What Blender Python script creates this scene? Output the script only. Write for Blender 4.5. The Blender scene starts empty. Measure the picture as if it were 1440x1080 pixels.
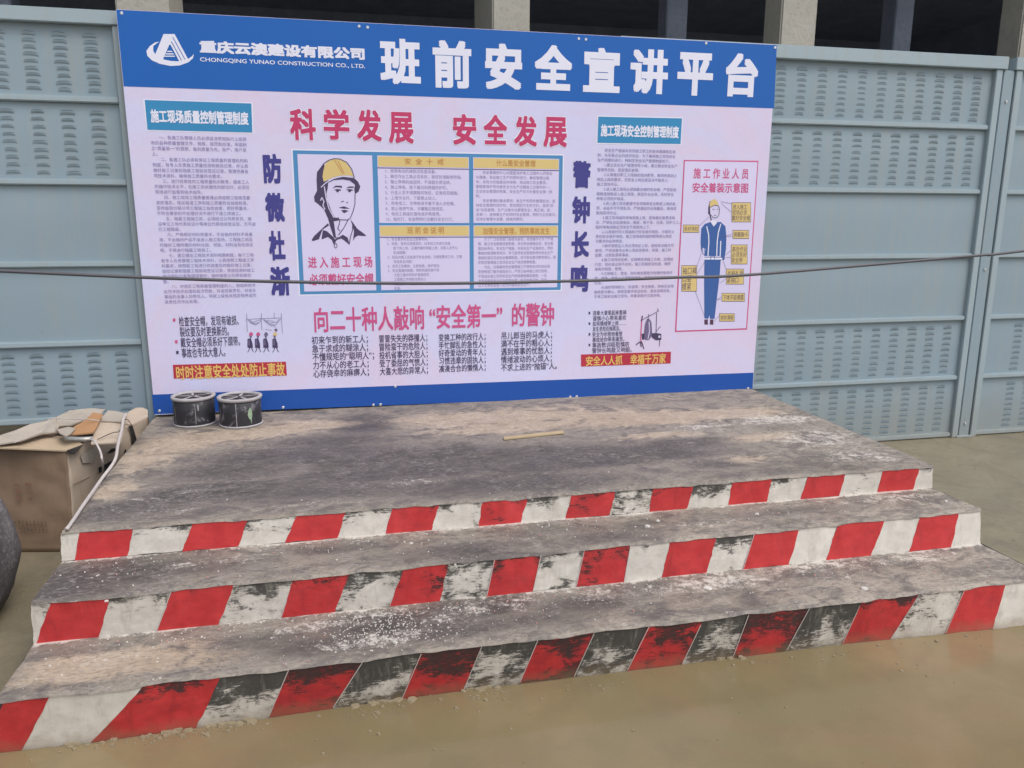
import bpy, bmesh, math, random
from mathutils import Vector, Matrix, Euler, noise
random.seed(7)
SC = bpy.context.scene
COL = SC.collection
R = math.radians

# ------------------------------------------------------------------ camera
CAM_P = Vector((1.08489, -5.07772, 1.71711))
CAM_R = Euler((1.35873696, -0.00376568, -0.22105967), 'XYZ')
FPX = 1124.3653
cd = bpy.data.cameras.new('camera'); cam = bpy.data.objects.new('camera', cd); COL.objects.link(cam)
cam.location = CAM_P; cam.rotation_euler = CAM_R
cd.sensor_width = 36.0; cd.lens = FPX / 1440 * 36; cd.clip_start = .05; cd.clip_end = 500
SC.camera = cam
# ------------------------------------------------------------------ sky, sun, exposure
SUN_EL, SUN_AZ = 60, 140          # azimuth the light comes from, clockwise from +Y
w = bpy.data.worlds.new('World'); SC.world = w; w.use_nodes = True
nt = w.node_tree; nt.nodes.clear()
sky = nt.nodes.new('ShaderNodeTexSky'); sky.sky_type = 'NISHITA'; sky.sun_disc = False
sky.sun_elevation = R(SUN_EL); sky.sun_rotation = R(SUN_AZ); sky.air_density = 1.3; sky.dust_density = 4.5; sky.ozone_density = 1.0
hs = nt.nodes.new('ShaderNodeHueSaturation'); hs.inputs['Saturation'].default_value = .45
bg = nt.nodes.new('ShaderNodeBackground'); bg.inputs['Strength'].default_value = .148
wo = nt.nodes.new('ShaderNodeOutputWorld')
nt.links.new(sky.outputs[0], hs.inputs['Color']); nt.links.new(hs.outputs[0], bg.inputs[0]); nt.links.new(bg.outputs[0], wo.inputs[0])
sd = bpy.data.lights.new('sun', 'SUN'); sd.energy = 1.1; sd.angle = R(40); sd.color = (1, .965, .92)
sun = bpy.data.objects.new('sun', sd); COL.objects.link(sun)
_d = Vector((math.sin(R(SUN_AZ)) * math.cos(R(SUN_EL)), math.cos(R(SUN_AZ)) * math.cos(R(SUN_EL)), math.sin(R(SUN_EL))))
sun.rotation_euler = _d.to_track_quat('Z', 'Y').to_euler()
VS = SC.view_settings
VS.view_transform = 'Standard'; VS.look = 'None'; VS.gamma = 1; VS.use_curve_mapping = False
VS.exposure = 0.27

# ------------------------------------------------------------------ survey helper: where a sight line of the photograph meets a real plane
_RM = CAM_R.to_matrix()
def un(px, py, axis, val):
    d = _RM @ Vector(((px - 720) / FPX, (540 - py) / FPX, -1))
    t = (val - CAM_P[axis]) / d[axis]
    return CAM_P + d * t

# ------------------------------------------------------------------ materials
def newmat(name):
    m = bpy.data.materials.new(name); m.use_nodes = True
    n = m.node_tree; n.nodes.clear()
    b = n.nodes.new('ShaderNodeBsdfPrincipled'); o = n.nodes.new('ShaderNodeOutputMaterial')
    n.links.new(b.outputs[0], o.inputs[0])
    return m, n, b
def N(n, t, **k):
    x = n.nodes.new(t)
    for a, v in k.items(): setattr(x, a, v)
    return x
def noise_node(n, scale, detail=4, rough=.6, vec=None, dist=0.0):
    t = N(n, 'ShaderNodeTexNoise'); t.inputs['Scale'].default_value = scale; t.inputs['Detail'].default_value = detail
    t.inputs['Roughness'].default_value = rough; t.inputs['Distortion'].default_value = dist
    if vec is not None: n.links.new(vec, t.inputs['Vector'])
    return t.outputs['Fac']
def ramp(n, fac, stops):
    r = N(n, 'ShaderNodeValToRGB'); n.links.new(fac, r.inputs[0])
    e = r.color_ramp.elements
    while len(e) < len(stops): e.new(.5)
    for i, (p, c) in enumerate(stops):
        e[i].position = p; e[i].color = (c, c, c, 1) if isinstance(c, (int, float)) else (*c, 1)
    return r.outputs[0]
def mix(n, fac, a, b, mode='MIX'):
    m = N(n, 'ShaderNodeMix', data_type='RGBA', blend_type=mode)
    def put(s, v):
        if isinstance(v, (tuple, list)): s.default_value = (*v, 1)
        elif isinstance(v, (int, float)): s.default_value = v if s.type == 'VALUE' else (v, v, v, 1)
        else: n.links.new(v, s)
    put(m.inputs[0], fac); put(m.inputs[6], a); put(m.inputs[7], b)
    return m.outputs[2]
def mth(n, op, a, b=0.0, c=None):
    m = N(n, 'ShaderNodeMath', operation=op)
    for i, v in enumerate((a, b) if c is None else (a, b, c)):
        if isinstance(v, (int, float)): m.inputs[i].default_value = v
        else: n.links.new(v, m.inputs[i])
    return m.outputs[0]
def bump(n, b, h, strength, dist=.01):
    k = N(n, 'ShaderNodeBump'); k.inputs['Strength'].default_value = strength; k.inputs['Distance'].default_value = dist
    n.links.new(h, k.inputs['Height']); n.links.new(k.outputs[0], b.inputs['Normal'])
def objco(n, sc=None):
    t = N(n, 'ShaderNodeTexCoord')
    if sc is None: return t.outputs['Object']
    m = N(n, 'ShaderNodeMapping'); m.inputs['Scale'].default_value = sc
    n.links.new(t.outputs['Object'], m.inputs[0]); return m.outputs[0]
def plain(name, col, rough=.6, var=.12, scale=6, metal=0, bmp=0, spec=None, bscale=60):
    m, n, b = newmat(name); co = objco(n)
    f = noise_node(n, scale, 5, .6, co)
    c = mix(n, f, tuple(x * (1 - var) for x in col), tuple(min(1, x * (1 + var)) for x in col))
    n.links.new(c, b.inputs['Base Color']); b.inputs['Roughness'].default_value = rough; b.inputs['Metallic'].default_value = metal
    if spec is not None: b.inputs['Specular IOR Level'].default_value = spec
    if bmp: bump(n, b, noise_node(n, bscale, 5, .6, co), bmp, .004)
    return m
# vinyl print of the board: pale lilac, faintly cloudy pink watermark
def mat_vinyl():
    m, n, b = newmat('lilac_vinyl'); co = objco(n)
    f = ramp(n, noise_node(n, 1.1, 6, .62, co, 1.2), [(.42, 0.0), (.62, 1.0)])
    c = mix(n, f, (.645, .645, .90), (.70, .615, .82))
    g = ramp(n, noise_node(n, 2.6, 8, .7, co, 2.5), [(.47, 0.0), (.5, .5), (.53, 0.0)])
    c = mix(n, mth(n, 'MULTIPLY', g, .35), c, (.60, .50, .64))
    n.links.new(c, b.inputs['Base Color']); b.inputs['Roughness'].default_value = .42; b.inputs['Specular IOR Level'].default_value = .3
    bump(n, b, noise_node(n, 2.2, 3, .5, objco(n, (1, 1, .6))), .12, .02)
    return m
def printmat(name, col, rough=.42):
    m, n, b = newmat(name); co = objco(n)
    f = noise_node(n, 1.7, 5, .6, co)
    c = mix(n, f, tuple(x * .92 for x in col), tuple(min(1, x * 1.08) for x in col))
    n.links.new(c, b.inputs['Base Color']); b.inputs['Roughness'].default_value = rough; b.inputs['Specular IOR Level'].default_value = .3
    return m
M = {}
M['vinyl'] = mat_vinyl()
M['p_blue'] = printmat('print_blue', (.016, .125, .47))
M['p_blue2'] = printmat('print_deep_blue', (.018, .088, .39))
M['p_cyan'] = printmat('print_cyan_blue', (.045, .26, .52))
M['p_frame'] = printmat('print_frame_blue', (.085, .27, .54))
M['p_white'] = printmat('print_white', (.78, .79, .95))
M['p_red'] = printmat('print_crimson', (.54, .055, .16))
M['p_banner'] = printmat('print_banner_red', (.47, .04, .07))
M['p_pink'] = printmat('print_pink_red', (.60, .10, .27))
M['p_yel'] = printmat('print_yellow', (.70, .54, .235))
M['p_yelt'] = printmat('print_yellow_letter', (.75, .52, .16))
M['p_orange'] = printmat('print_orange_letter', (.52, .22, .08))
M['p_navy'] = printmat('print_navy', (.065, .062, .27))
M['p_ink'] = printmat('print_ink', (.075, .06, .13))
M['p_body'] = printmat('print_body_ink', (.27, .235, .45))
M['p_line'] = printmat('print_line', (.17, .14, .26))
M['p_panel'] = printmat('print_panel', (.68, .64, .89))
M['p_suit'] = printmat('print_suit_blue', (.055, .13, .38))
M['p_shoe'] = printmat('print_shoe', (.10, .05, .10))
M['board_edge'] = plain('board_edge', (.25, .26, .30), .5)
M['screw'] = plain('screw_head', (.7, .7, .72), .35, metal=.6)

def mat_fence(name, col):
    m, n, b = newmat(name); co = objco(n)
    f = noise_node(n, .9, 6, .6, co)
    c = mix(n, f, tuple(x * .90 for x in col), tuple(x * 1.10 for x in col))
    st = noise_node(n, 3, 6, .7, objco(n, (6, 6, .5)))
    c = mix(n, ramp(n, st, [(.48, 0.0), (.75, .5)]), c, (.34, .355, .34))
    sx = N(n, 'ShaderNodeSeparateXYZ'); n.links.new(co, sx.inputs[0])
    low = mth(n, 'SUBTRACT', mth(n, 'ADD', .42, mth(n, 'MULTIPLY', noise_node(n, 5, 8, .7, co), .5)), sx.outputs[2])
    c = mix(n, ramp(n, low, [(.15, 0.0), (.75, .55)]), c, (.27, .25, .20))
    c = mix(n, ramp(n, noise_node(n, 22, 8, .75, co), [(.62, 0.0), (.72, .5)]), c, (.22, .21, .19))
    n.links.new(c, b.inputs['Base Color']); b.inputs['Roughness'].default_value = .48
    bump(n, b, noise_node(n, 3.5, 3, .5, co), .22, .01)
    return m
M['fence'] = mat_fence('fence_paint', (.262, .345, .405))
M['louvre'] = plain('louvre_paint', (.262, .345, .405), .48, .06)
M['fence_rail'] = mat_fence('fence_rail_paint', (.33, .415, .465))
M['slot'] = plain('louvre_slot', (.10, .13, .15), .8)

def mat_concrete(name, a, b_, c3, scale=2.2):
    m, n, b = newmat(name); co = objco(n)
    f = noise_node(n, scale, 8, .65, co)
    c = mix(n, ramp(n, f, [(.35, 0.0), (.65, 1.0)]), a, b_)
    g = noise_node(n, scale * 9, 6, .7, co)
    c = mix(n, ramp(n, g, [(.5, 0.0), (.72, .6)]), c, c3)
    n.links.new(c, b.inputs['Base Color']); b.inputs['Roughness'].default_value = .85
    bump(n, b, noise_node(n, scale * 14, 8, .7, co), .5, .01)
    return m
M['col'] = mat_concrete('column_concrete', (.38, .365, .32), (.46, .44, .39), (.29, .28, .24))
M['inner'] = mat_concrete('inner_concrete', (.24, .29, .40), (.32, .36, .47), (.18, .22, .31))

# worn concrete top: colour attribute 'wear' -> R dark paint, G tan mud, B white residue
def mat_tread():
    m, n, b = newmat('stage_top_concrete'); co = objco(n)
    at = N(n, 'ShaderNodeVertexColor', layer_name='wear'); sp = N(n, 'ShaderNodeSeparateColor'); n.links.new(at.outputs[0], sp.inputs[0])
    st = objco(n, (.85, 1.2, 1))
    big = noise_node(n, 3.2, 9, .68, st, .6)
    mid = noise_node(n, 9, 9, .72, st, .9)
    fine = noise_node(n, 70, 6, .75, objco(n, (.5, 1.3, 1)))
    big2 = noise_node(n, 1.7, 6, .6, co, .8)
    base = mix(n, ramp(n, big, [(.38, 0.0), (.62, 1.0)]), (.17, .145, .122), (.42, .365, .305))
    base = mix(n, ramp(n, mid, [(.38, .75), (.56, 0.0)]), base, (.085, .074, .075))
    # tan mud
    tf = ramp(n, mth(n, 'ADD', sp.outputs[1], mth(n, 'MULTIPLY', mth(n, 'SUBTRACT', mid, .5), 2.2)), [(.22, 0.0), (.62, .95)])
    base = mix(n, tf, base, mix(n, ramp(n, mid, [(.35, 0.0), (.65, 1.0)]), (.33, .255, .185), (.50, .41, .32)))
    # dark paint, rubbed
    dn = mth(n, 'ADD', mth(n, 'MULTIPLY', mth(n, 'SUBTRACT', big, .5), 1.6), mth(n, 'MULTIPLY', mth(n, 'SUBTRACT', mid, .5), 1.5))
    df = ramp(n, mth(n, 'ADD', sp.outputs[0], dn), [(.20, 0.0), (.52, .92)])
    dcol = mix(n, ramp(n, mid, [(.35, 0.0), (.65, 1.0)]), (.034, .030, .031), (.105, .09, .086))
    base = mix(n, df, base, dcol)
    # grit
    base = mix(n, ramp(n, fine, [(.36, .55), (.52, 0.0)]), base, (.06, .055, .055))
    # dragged pale scuffs and brush marks
    sc = noise_node(n, 20, 12, .82, objco(n, (.75, 1.25, 1)), 2.6)
    scf = mth(n, 'MULTIPLY', ramp(n, sc, [(.52, 0.0), (.62, .75)]), ramp(n, big2, [(.38, .35), (.62, 1.0)]))
    base = mix(n, scf, base, (.38, .345, .33))
    # white residue: speckled
    wn = mth(n, 'ADD', mth(n, 'MULTIPLY', mth(n, 'SUBTRACT', noise_node(n, 38, 10, .85, co), .5), 2.6), mth(n, 'MULTIPLY', mth(n, 'SUBTRACT', mid, .5), 1.2))
    wf = ramp(n, mth(n, 'ADD', sp.outputs[2], wn), [(.46, 0.0), (.74, .9)])
    base = mix(n, wf, base, (.58, .54, .50))
    n.links.new(base, b.inputs['Base Color'])
    n.links.new(ramp(n, big, [(.3, .45), (.7, .8)]), b.inputs['Roughness'])
    h = mth(n, 'ADD', mth(n, 'MULTIPLY', mid, .6), mth(n, 'MULTIPLY', fine, .4))
    bump(n, b, h, .6, .012)
    return m
M['tread'] = mat_tread()
M['riser_base'] = mat_concrete('old_black_paint', (.03, .032, .034), (.07, .068, .065), (.20, .19, .175), 4)

# stripe paint: object colour R = how worn, G = seed, B = worn from the top edge
def mat_stripe(name, c0, c1, dirt):
    m, n, b = newmat(name)
    oi = N(n, 'ShaderNodeObjectInfo'); sp = N(n, 'ShaderNodeSeparateColor'); n.links.new(oi.outputs['Color'], sp.inputs[0])
    at = N(n, 'ShaderNodeVertexColor', layer_name='edge'); se = N(n, 'ShaderNodeSeparateColor'); n.links.new(at.outputs[0], se.inputs[0])
    tc = N(n, 'ShaderNodeTexCoord'); mp = N(n, 'ShaderNodeMapping'); n.links.new(tc.outputs['Object'], mp.inputs[0])
    cm = N(n, 'ShaderNodeCombineXYZ'); n.links.new(mth(n, 'MULTIPLY', sp.outputs[1], 37), cm.inputs[1]); n.links.new(cm.outputs[0], mp.inputs['Location'])
    mp.inputs['Scale'].default_value = (1, 1, 1.5)
    v = mp.outputs[0]
    blot = noise_node(n, 12, 13, .74, v, .4)
    brush = noise_node(n, 60, 6, .8, (lambda q: q)(v), .3)
    mp2 = N(n, 'ShaderNodeMapping'); n.links.new(v, mp2.inputs[0]); mp2.inputs['Scale'].default_value = (.45, 1, 2.4)
    drag = noise_node(n, 46, 10, .85, mp2.outputs[0], .6)
    c = mix(n, ramp(n, noise_node(n, 14, 6, .6, v), [(.3, 0.0), (.7, 1.0)]), c0, c1)
    # grime washes
    c = mix(n, ramp(n, mth(n, 'ADD', blot, mth(n, 'MULTIPLY', sp.outputs[0], .25)), [(.52, 0.0), (.8, .55)]), c, dirt)
    # where paint is gone: blotches + dragged brush gaps, more with wear and near the top
    top = mth(n, 'MULTIPLY', mth(n, 'MULTIPLY', se.outputs[0], sp.outputs[2]), 1.0)
    a = mth(n, 'ADD', mth(n, 'MULTIPLY', sp.outputs[0], .47), mth(n, 'MULTIPLY', top, .22))
    blo2 = noise_node(n, 4.5, 3, .5, v, .3)
    f = mth(n, 'ADD', mth(n, 'ADD', a, mth(n, 'MULTIPLY', mth(n, 'SUBTRACT', blot, .5), 1.1)), mth(n, 'MULTIPLY', mth(n, 'SUBTRACT', drag, .5), 1.0))
    f = mth(n, 'ADD', f, mth(n, 'MULTIPLY', mth(n, 'SUBTRACT', blo2, .5), .8))
    gone = ramp(n, f, [(.355, 0.0), (.395, .72), (.46, 1.0)])
    c = mix(n, mth(n, 'MULTIPLY', gone, .93), c, mix(n, brush, (.012, .013, .015), (.075, .072, .066)))
    strk = noise_node(n, 30, 6, .7, (lambda m_: (n.links.new(v, m_.inputs[0]), setattr(m_.inputs['Scale'], 'default_value', (1, 1, .12)), m_.outputs[0])[2])(N(n, 'ShaderNodeMapping')), .2)
    c = mix(n, ramp(n, strk, [(.54, 0.0), (.72, .45)]), c, dirt)
    c = mix(n, ramp(n, noise_node(n, 90, 6, .8, v), [(.62, 0.0), (.70, .6)]), c, (.08, .078, .07))
    # mud from below
    mud = ramp(n, mth(n, 'ADD', se.outputs[1], mth(n, 'MULTIPLY', mth(n, 'SUBTRACT', blot, .5), .8)), [(.45, 0.0), (.95, .6)])
    c = mix(n, mud, c, (.24, .17, .10))
    n.links.new(c, b.inputs['Base Color'])
    n.links.new(mth(n, 'ADD', .5, mth(n, 'MULTIPLY', gone, .35)), b.inputs['Roughness'])
    h = mth(n, 'SUBTRACT', mth(n, 'MULTIPLY', drag, .4), mth(n, 'MULTIPLY', gone, .6))
    n.links.new(mth(n, 'SUBTRACT', .45, mth(n, 'MULTIPLY', gone, .35)), b.inputs['Specular IOR Level'])
    bump(n, b, h, .45, .006)
    return m
M['red'] = mat_stripe('red_paint', (.46, .026, .030), (.56, .045, .048), (.20, .018, .028))
M['white'] = mat_stripe('white_paint', (.58, .55, .50), (.70, .665, .615), (.36, .33, .29))
M['score'] = plain('scored_line', (.50, .46, .44), .7)

def mat_ground():
    m, n, b = newmat('wet_muddy_concrete'); co = objco(n)
    big = noise_node(n, .55, 7, .6, co, .8); mid = noise_node(n, 3.2, 8, .65, co, .6); fine = noise_node(n, 45, 6, .7, co)
    c = mix(n, ramp(n, big, [(.35, 0.0), (.65, 1.0)]), (.185, .158, .105), (.245, .205, .138))
    vast = noise_node(n, .35, 4, .5, co, .5); c = mix(n, ramp(n, vast, [(.4, .5), (.6, 0.0)]), c, (.15, .145, .10))
    c = mix(n, ramp(n, mid, [(.42, 0.0), (.70, .75)]), c, (.125, .112, .085))
    c = mix(n, ramp(n, noise_node(n, 12, 10, .8, co, 1.5), [(.50, 0.0), (.66, .5)]), c, (.26, .225, .165))
    c = mix(n, ramp(n, fine, [(.52, 0.0), (.75, .3)]), c, (.30, .265, .20))
    n.links.new(c, b.inputs['Base Color'])
    n.links.new(ramp(n, mid, [(.35, .26), (.7, .55)]), b.inputs['Roughness'])
    bump(n, b, mth(n, 'ADD', mth(n, 'MULTIPLY', mid, .8), mth(n, 'MULTIPLY', fine, .25)), .32, .02)
    return m
M['ground'] = mat_ground()
def mat_puddle():
    m, n, b = newmat('muddy_water'); co = objco(n)
    big = noise_node(n, .8, 5, .55, co, 1.0); mid = noise_node(n, 5, 6, .6, co)
    c = mix(n, ramp(n, big, [(.35, 0.0), (.65, 1.0)]), (.185, .145, .078), (.24, .185, .108))
    c = mix(n, ramp(n, noise_node(n, 1.6, 3, .5, co), [(.42, .5), (.58, 0.0)]), c, (.165, .14, .075))
    c = mix(n, ramp(n, noise_node(n, 1.3, 3, .5, objco(n, (1, 1.4, 1)), .7), [(.5, 0.0), (.66, .45)]), c, (.23, .145, .09))
    c = mix(n, ramp(n, noise_node(n, 60, 8, .8, co), [(.56, 0.0), (.75, .4)]), c, (.30, .24, .16))
    c = mix(n, ramp(n, mid, [(.5, 0.0), (.8, .4)]), c, (.13, .11, .075))
    n.links.new(c, b.inputs['Base Color']); b.inputs['IOR'].default_value = 1.33
    n.links.new(ramp(n, mid, [(.35, .07), (.7, .20)]), b.inputs['Roughness'])
    bump(n, b, noise_node(n, 9, 3, .5, co), .10, .01)
    return m
M['puddle'] = mat_puddle()
def mat_bucket():
    m, n, b = newmat('black_painted_tin'); co = objco(n)
    f = noise_node(n, 16, 8, .7, co, .5)
    c = mix(n, noise_node(n, 30, 6, .7, objco(n, (1, 1, .2))), (.010, .012, .015), (.040, .038, .048))
    c = mix(n, ramp(n, f, [(.55, 0.0), (.64, .75)]), c, (.20, .19, .22))
    n.links.new(c, b.inputs['Base Color']); b.inputs['Roughness'].default_value = .55
    bump(n, b, f, .4, .01); return m
M['bucket'] = mat_bucket()
M['bucket_white'] = plain('dried_white_paint', (.36, .345, .36), .7, .2, 20, bmp=.5)
M['bucket_green'] = plain('pale_green_splash', (.28, .38, .27), .7, .3, 40)
def mat_card(name, a, b_, c3):
    m, n, b = newmat(name); co = objco(n)
    f = noise_node(n, 3, 6, .6, co); g = noise_node(n, 12, 7, .7, objco(n, (1, 1, .3)))
    c = mix(n, f, a, b_); c = mix(n, ramp(n, g, [(.5, 0.0), (.75, .5)]), c, c3)
    n.links.new(c, b.inputs['Base Color']); b.inputs['Roughness'].default_value = .8
    bump(n, b, noise_node(n, 6, 4, .5, co), .35, .02); return m
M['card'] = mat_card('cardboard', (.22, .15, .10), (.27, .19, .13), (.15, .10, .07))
M['card_side'] = mat_card('cardboard_lit', (.42, .34, .265), (.50, .41, .33), (.32, .25, .19))  # same cardboard made paler: stronger light on the side put into the colour
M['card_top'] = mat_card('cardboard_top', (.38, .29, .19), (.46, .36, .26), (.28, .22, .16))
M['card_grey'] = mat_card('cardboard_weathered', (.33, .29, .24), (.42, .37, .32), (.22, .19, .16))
M['card_orange'] = mat_card('cardboard_rust', (.36, .17, .07), (.42, .25, .13), (.24, .15, .08))
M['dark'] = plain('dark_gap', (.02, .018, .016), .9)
M['foil'] = plain('crumpled_foil', (.45, .43, .40), .35, .3, 30, metal=.6, bmp=.8)
M['hose'] = plain('white_plastic_hose', (.46, .42, .41), .5)
M['wire'] = plain('thin_black_wire', (.03, .03, .03), .5)
M['cable'] = plain('black_rubber_cable', (.085, .085, .10), .5)
M['faded_red'] = plain('faded_red_print', (.21, .115, .085), .8, .3, 14)
M['faded_ink'] = plain('faded_print', (.13, .09, .07), .8)
M['black_print'] = plain('black_print', (.025, .022, .025), .7)
M['sack'] = mat_concrete('sack_cloth', (.06, .052, .06), (.15, .135, .14), (.36, .34, .34), 6)
M['crumb'] = plain('pale_mud_crumb', (.25, .205, .135), .9, .25, 30)
M['chip'] = plain('paint_chip', (.58, .55, .52), .7, .2, 30)
M['pinkchip'] = plain('pink_paint_chip', (.50, .27, .25), .7, .2, 30)

# ------------------------------------------------------------------ object helpers
def link(name, me, parent=None):
    o = bpy.data.objects.new(name, me); COL.objects.link(o)
    if parent: o.parent = parent
    return o
def mesh(name, vs, fs, mats, parent=None, smooth=False, mi=None):
    me = bpy.data.meshes.new(name); me.from_pydata([tuple(v) for v in vs], [], fs)
    for m in (mats if isinstance(mats, (list, tuple)) else [mats]): me.materials.append(m)
    if mi: me.polygons.foreach_set('material_index', mi)
    if smooth: me.polygons.foreach_set('use_smooth', [True] * len(me.polygons))
    me.update(); return link(name, me, parent)
def tag(o, label, cat, group=None, kind=None):
    if label: o['label'] = label
    if cat: o['category'] = cat
    if group: o['group'] = group
    if kind: o['kind'] = kind
    return o
def thing(name, label, cat, loc=(0, 0, 0), group=None):
    o = link(name, None); o.location = loc; o.empty_display_size = .1
    bpy.context.view_layer.update()
    return tag(o, label, cat, group)
def under(o, parent):      # parent keeping world coordinates
    o.parent = parent; o.matrix_parent_inverse = Matrix.Translation(-Vector(parent.location)); return o
BOXF = [(0, 3, 2, 1), (4, 5, 6, 7), (0, 1, 5, 4), (1, 2, 6, 5), (2, 3, 7, 6), (3, 0, 4, 7)]
def boxv(x0, x1, y0, y1, z0, z1):
    return [(x0, y0, z0), (x1, y0, z0), (x1, y1, z0), (x0, y1, z0), (x0, y0, z1), (x1, y0, z1), (x1, y1, z1), (x0, y1, z1)]
def box(name, x0, x1, y0, y1, z0, z1, m, parent=None, bev=0):
    bm = bmesh.new(); vs = [bm.verts.new(v) for v in boxv(x0, x1, y0, y1, z0, z1)]
    for f in BOXF: bm.faces.new([vs[i] for i in f])
    if bev: bmesh.ops.bevel(bm, geom=bm.edges[:], offset=bev, segments=2, affect='EDGES')
    me = bpy.data.meshes.new(name); bm.to_mesh(me); bm.free(); me.materials.append(m)
    return link(name, me, parent)
def tube(name, pts, r, m, parent=None, seg=8, closed=False):
    pts = [Vector(p) for p in pts]; vs = []; fs = []
    for i, p in enumerate(pts):
        t = (pts[min(i + 1, len(pts) - 1)] - pts[max(i - 1, 0)]).normalized()
        a = t.cross(Vector((0, 0, 1)));
        if a.length < .05: a = t.cross(Vector((0, 1, 0)))
        a.normalize(); b = t.cross(a).normalized()
        rr = r[i] if isinstance(r, (list, tuple)) else r
        for k in range(seg):
            an = 2 * math.pi * k / seg; vs.append(p + a * rr * math.cos(an) + b * rr * math.sin(an))
    for i in range(len(pts) - 1):
        for k in range(seg):
            fs.append((i * seg + k, i * seg + (k + 1) % seg, (i + 1) * seg + (k + 1) % seg, (i + 1) * seg + k))
    fs.append(tuple(range(seg - 1, -1, -1))); fs.append(tuple((len(pts) - 1) * seg + k for k in range(seg)))
    return mesh(name, vs, fs, m, parent, True)
def smoothpath(pts, n=8):
    P = [Vector(p) for p in pts]; out = []
    for i in range(len(P) - 1):
        p0 = P[max(i - 1, 0)]; p1 = P[i]; p2 = P[i + 1]; p3 = P[min(i + 2, len(P) - 1)]
        for k in range(n):
            t = k / n
            out.append(.5 * ((2 * p1) + (p2 - p0) * t + (2 * p0 - 5 * p1 + 4 * p2 - p3) * t * t + (3 * p1 - p0 - 3 * p2 + p3) * t ** 3))
    out.append(P[-1]); return out
def lathe(name, prof, m, parent=None, seg=40, cx=0, cy=0, cz=0, jit=0, smooth=True):
    vs = []; fs = []
    for (r, z) in prof:
        for k in range(seg):
            a = 2 * math.pi * k / seg
            j = 1 + jit * noise.noise(Vector((math.cos(a) * 2.1, math.sin(a) * 2.1, z * 5 + r * 9))) + (jit * .5 * abs(noise.noise(Vector((math.cos(a) * 7, math.sin(a) * 7, z * 3)))) if jit > .05 else 0)
            vs.append((cx + r * j * math.cos(a), cy + r * j * math.sin(a), cz + z + (j - 1) * (.04 if jit < .05 else .3)))
    for i in range(len(prof) - 1):
        for k in range(seg):
            fs.append((i * seg + k, i * seg + (k + 1) % seg, (i + 1) * seg + (k + 1) % seg, (i + 1) * seg + k))
    return mesh(name, vs, fs, m, parent, smooth)

# ================================================================== SETTING
def grid_sheet(name, x0, x1, y0, y1, z, step, m, amp=0.0, parent=None):
    nx = max(1, int((x1 - x0) / step)); ny = max(1, int((y1 - y0) / step)); vs = []; fs = []
    for j in range(ny + 1):
        for i in range(nx + 1):
            x = x0 + (x1 - x0) * i / nx; y = y0 + (y1 - y0) * j / ny
            vs.append((x, y, z + amp * noise.noise(Vector((x * .9, y * .9, 0)))))
    for j in range(ny):
        for i in range(nx):
            a = j * (nx + 1) + i; fs.append((a, a + 1, a + nx + 2, a + nx + 1))
    return mesh(name, vs, fs, m, parent, True)
g = mesh('ground', [(-80, -80, 0), (80, -80, 0), (80, 80, 0), (-80, 80, 0)], [(0, 1, 2, 3)], M['ground']); g['kind'] = 'structure'

# ------------------------------------------------------------------ the stage (platform with two steps)
ZP, Z1, Z2 = 0.4855, 0.3659, 0.2011
stage = thing('concrete_stage', 'low concrete stage with two steps, red and white striped fronts and worn grey top', 'stage', (2.0, -1.2, 0))
def U(p, z): return un(p[0], p[1], 2, z)
A_L, A_R = U((87, 747), ZP), U((1312, 654), ZP)
a_L, a_R = U((87, 789), Z1), U((1310, 686), Z1)
B_L, B_R = U((43, 847), Z1), U((1379, 716), Z1)
b_L, b_R = U((49, 905), Z2), U((1378, 765), Z2)
C_L = U((2, 971), Z2); cc0 = U((309, 948), Z2); cc1 = U((1414, 818), Z2)
dirc = (cc1 - cc0).normalized(); C_R = cc0 + dirc * ((B_R.x + .02 - cc0.x) / dirc.x); C_L = cc0 + dirc * ((C_L.x - cc0.x) / dirc.x)
cpts = [(-20, 1060), (135, 1043), (382, 1008), (565, 982), (655, 970), (950, 935), (1185, 905), (1440, 880)]
cb = [U(q, 0) for q in cpts]; _e = (cb[-1] - cb[-2]).normalized(); cb[-1] = cb[-1] + _e * ((C_R.x + .01 - cb[-1].x) / _e.x)
def botC(x):
    for i in range(len(cb) - 1):
        if x <= cb[i + 1].x or i == len(cb) - 2:
            t = (x - cb[i].x) / (cb[i + 1].x - cb[i].x); return cb[i].lerp(cb[i + 1], t)
YB = 0.028
PL, PR = Vector((0.0, YB, ZP)), Vector((3.985, YB, ZP))
blobs = []   # (px,py, z, rx_m, ry_m, channel, amount)
def bl(px, py, z, rx, ry, ch, am): p = U((px, py), z); blobs.append((p.x, p.y, rx, ry, ch, am, z))
for t in [(250, 625, .22, .16), (200, 650, .16, .14), (160, 690, .1, .12), (330, 612, .35, .10), (440, 598, .3, .10), (640, 590, .34, .13), (760, 585, .42, .16), (880, 590, .35, .16),
          (700, 604, .36, .09), (980, 585, .30, .12), (1060, 580, .22, .12), (1070, 615, .22, .08), (1050, 645, .12, .06), (930, 612, .25, .05)]:
    bl(t[0], t[1], ZP, t[2], t[3], 1, .85)
for t in [(505, 595, .16, .16, .75), (470, 620, .3, .12, .6), (330, 660, .35, .2, .5), (540, 645, .4, .16, .62), (640, 640, .3, .14, .65), (800, 640, .35, .16, .62), (900, 635, .4, .12, .66), (960, 625, .25, .09, .7),
          (450, 690, .5, .12, .5), (700, 680, .5, .12, .55), (180, 715, .3, .14, .5), (270, 640, .12, .1, .4), (1020, 650, .2, .08, .5), (1100, 600, .2, .1, .25), (1290, 640, .06, .2, .3), (590, 660, .25, .1, .5)]:
    bl(t[0], t[1], ZP, t[2], t[3], 0, t[4])
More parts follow.
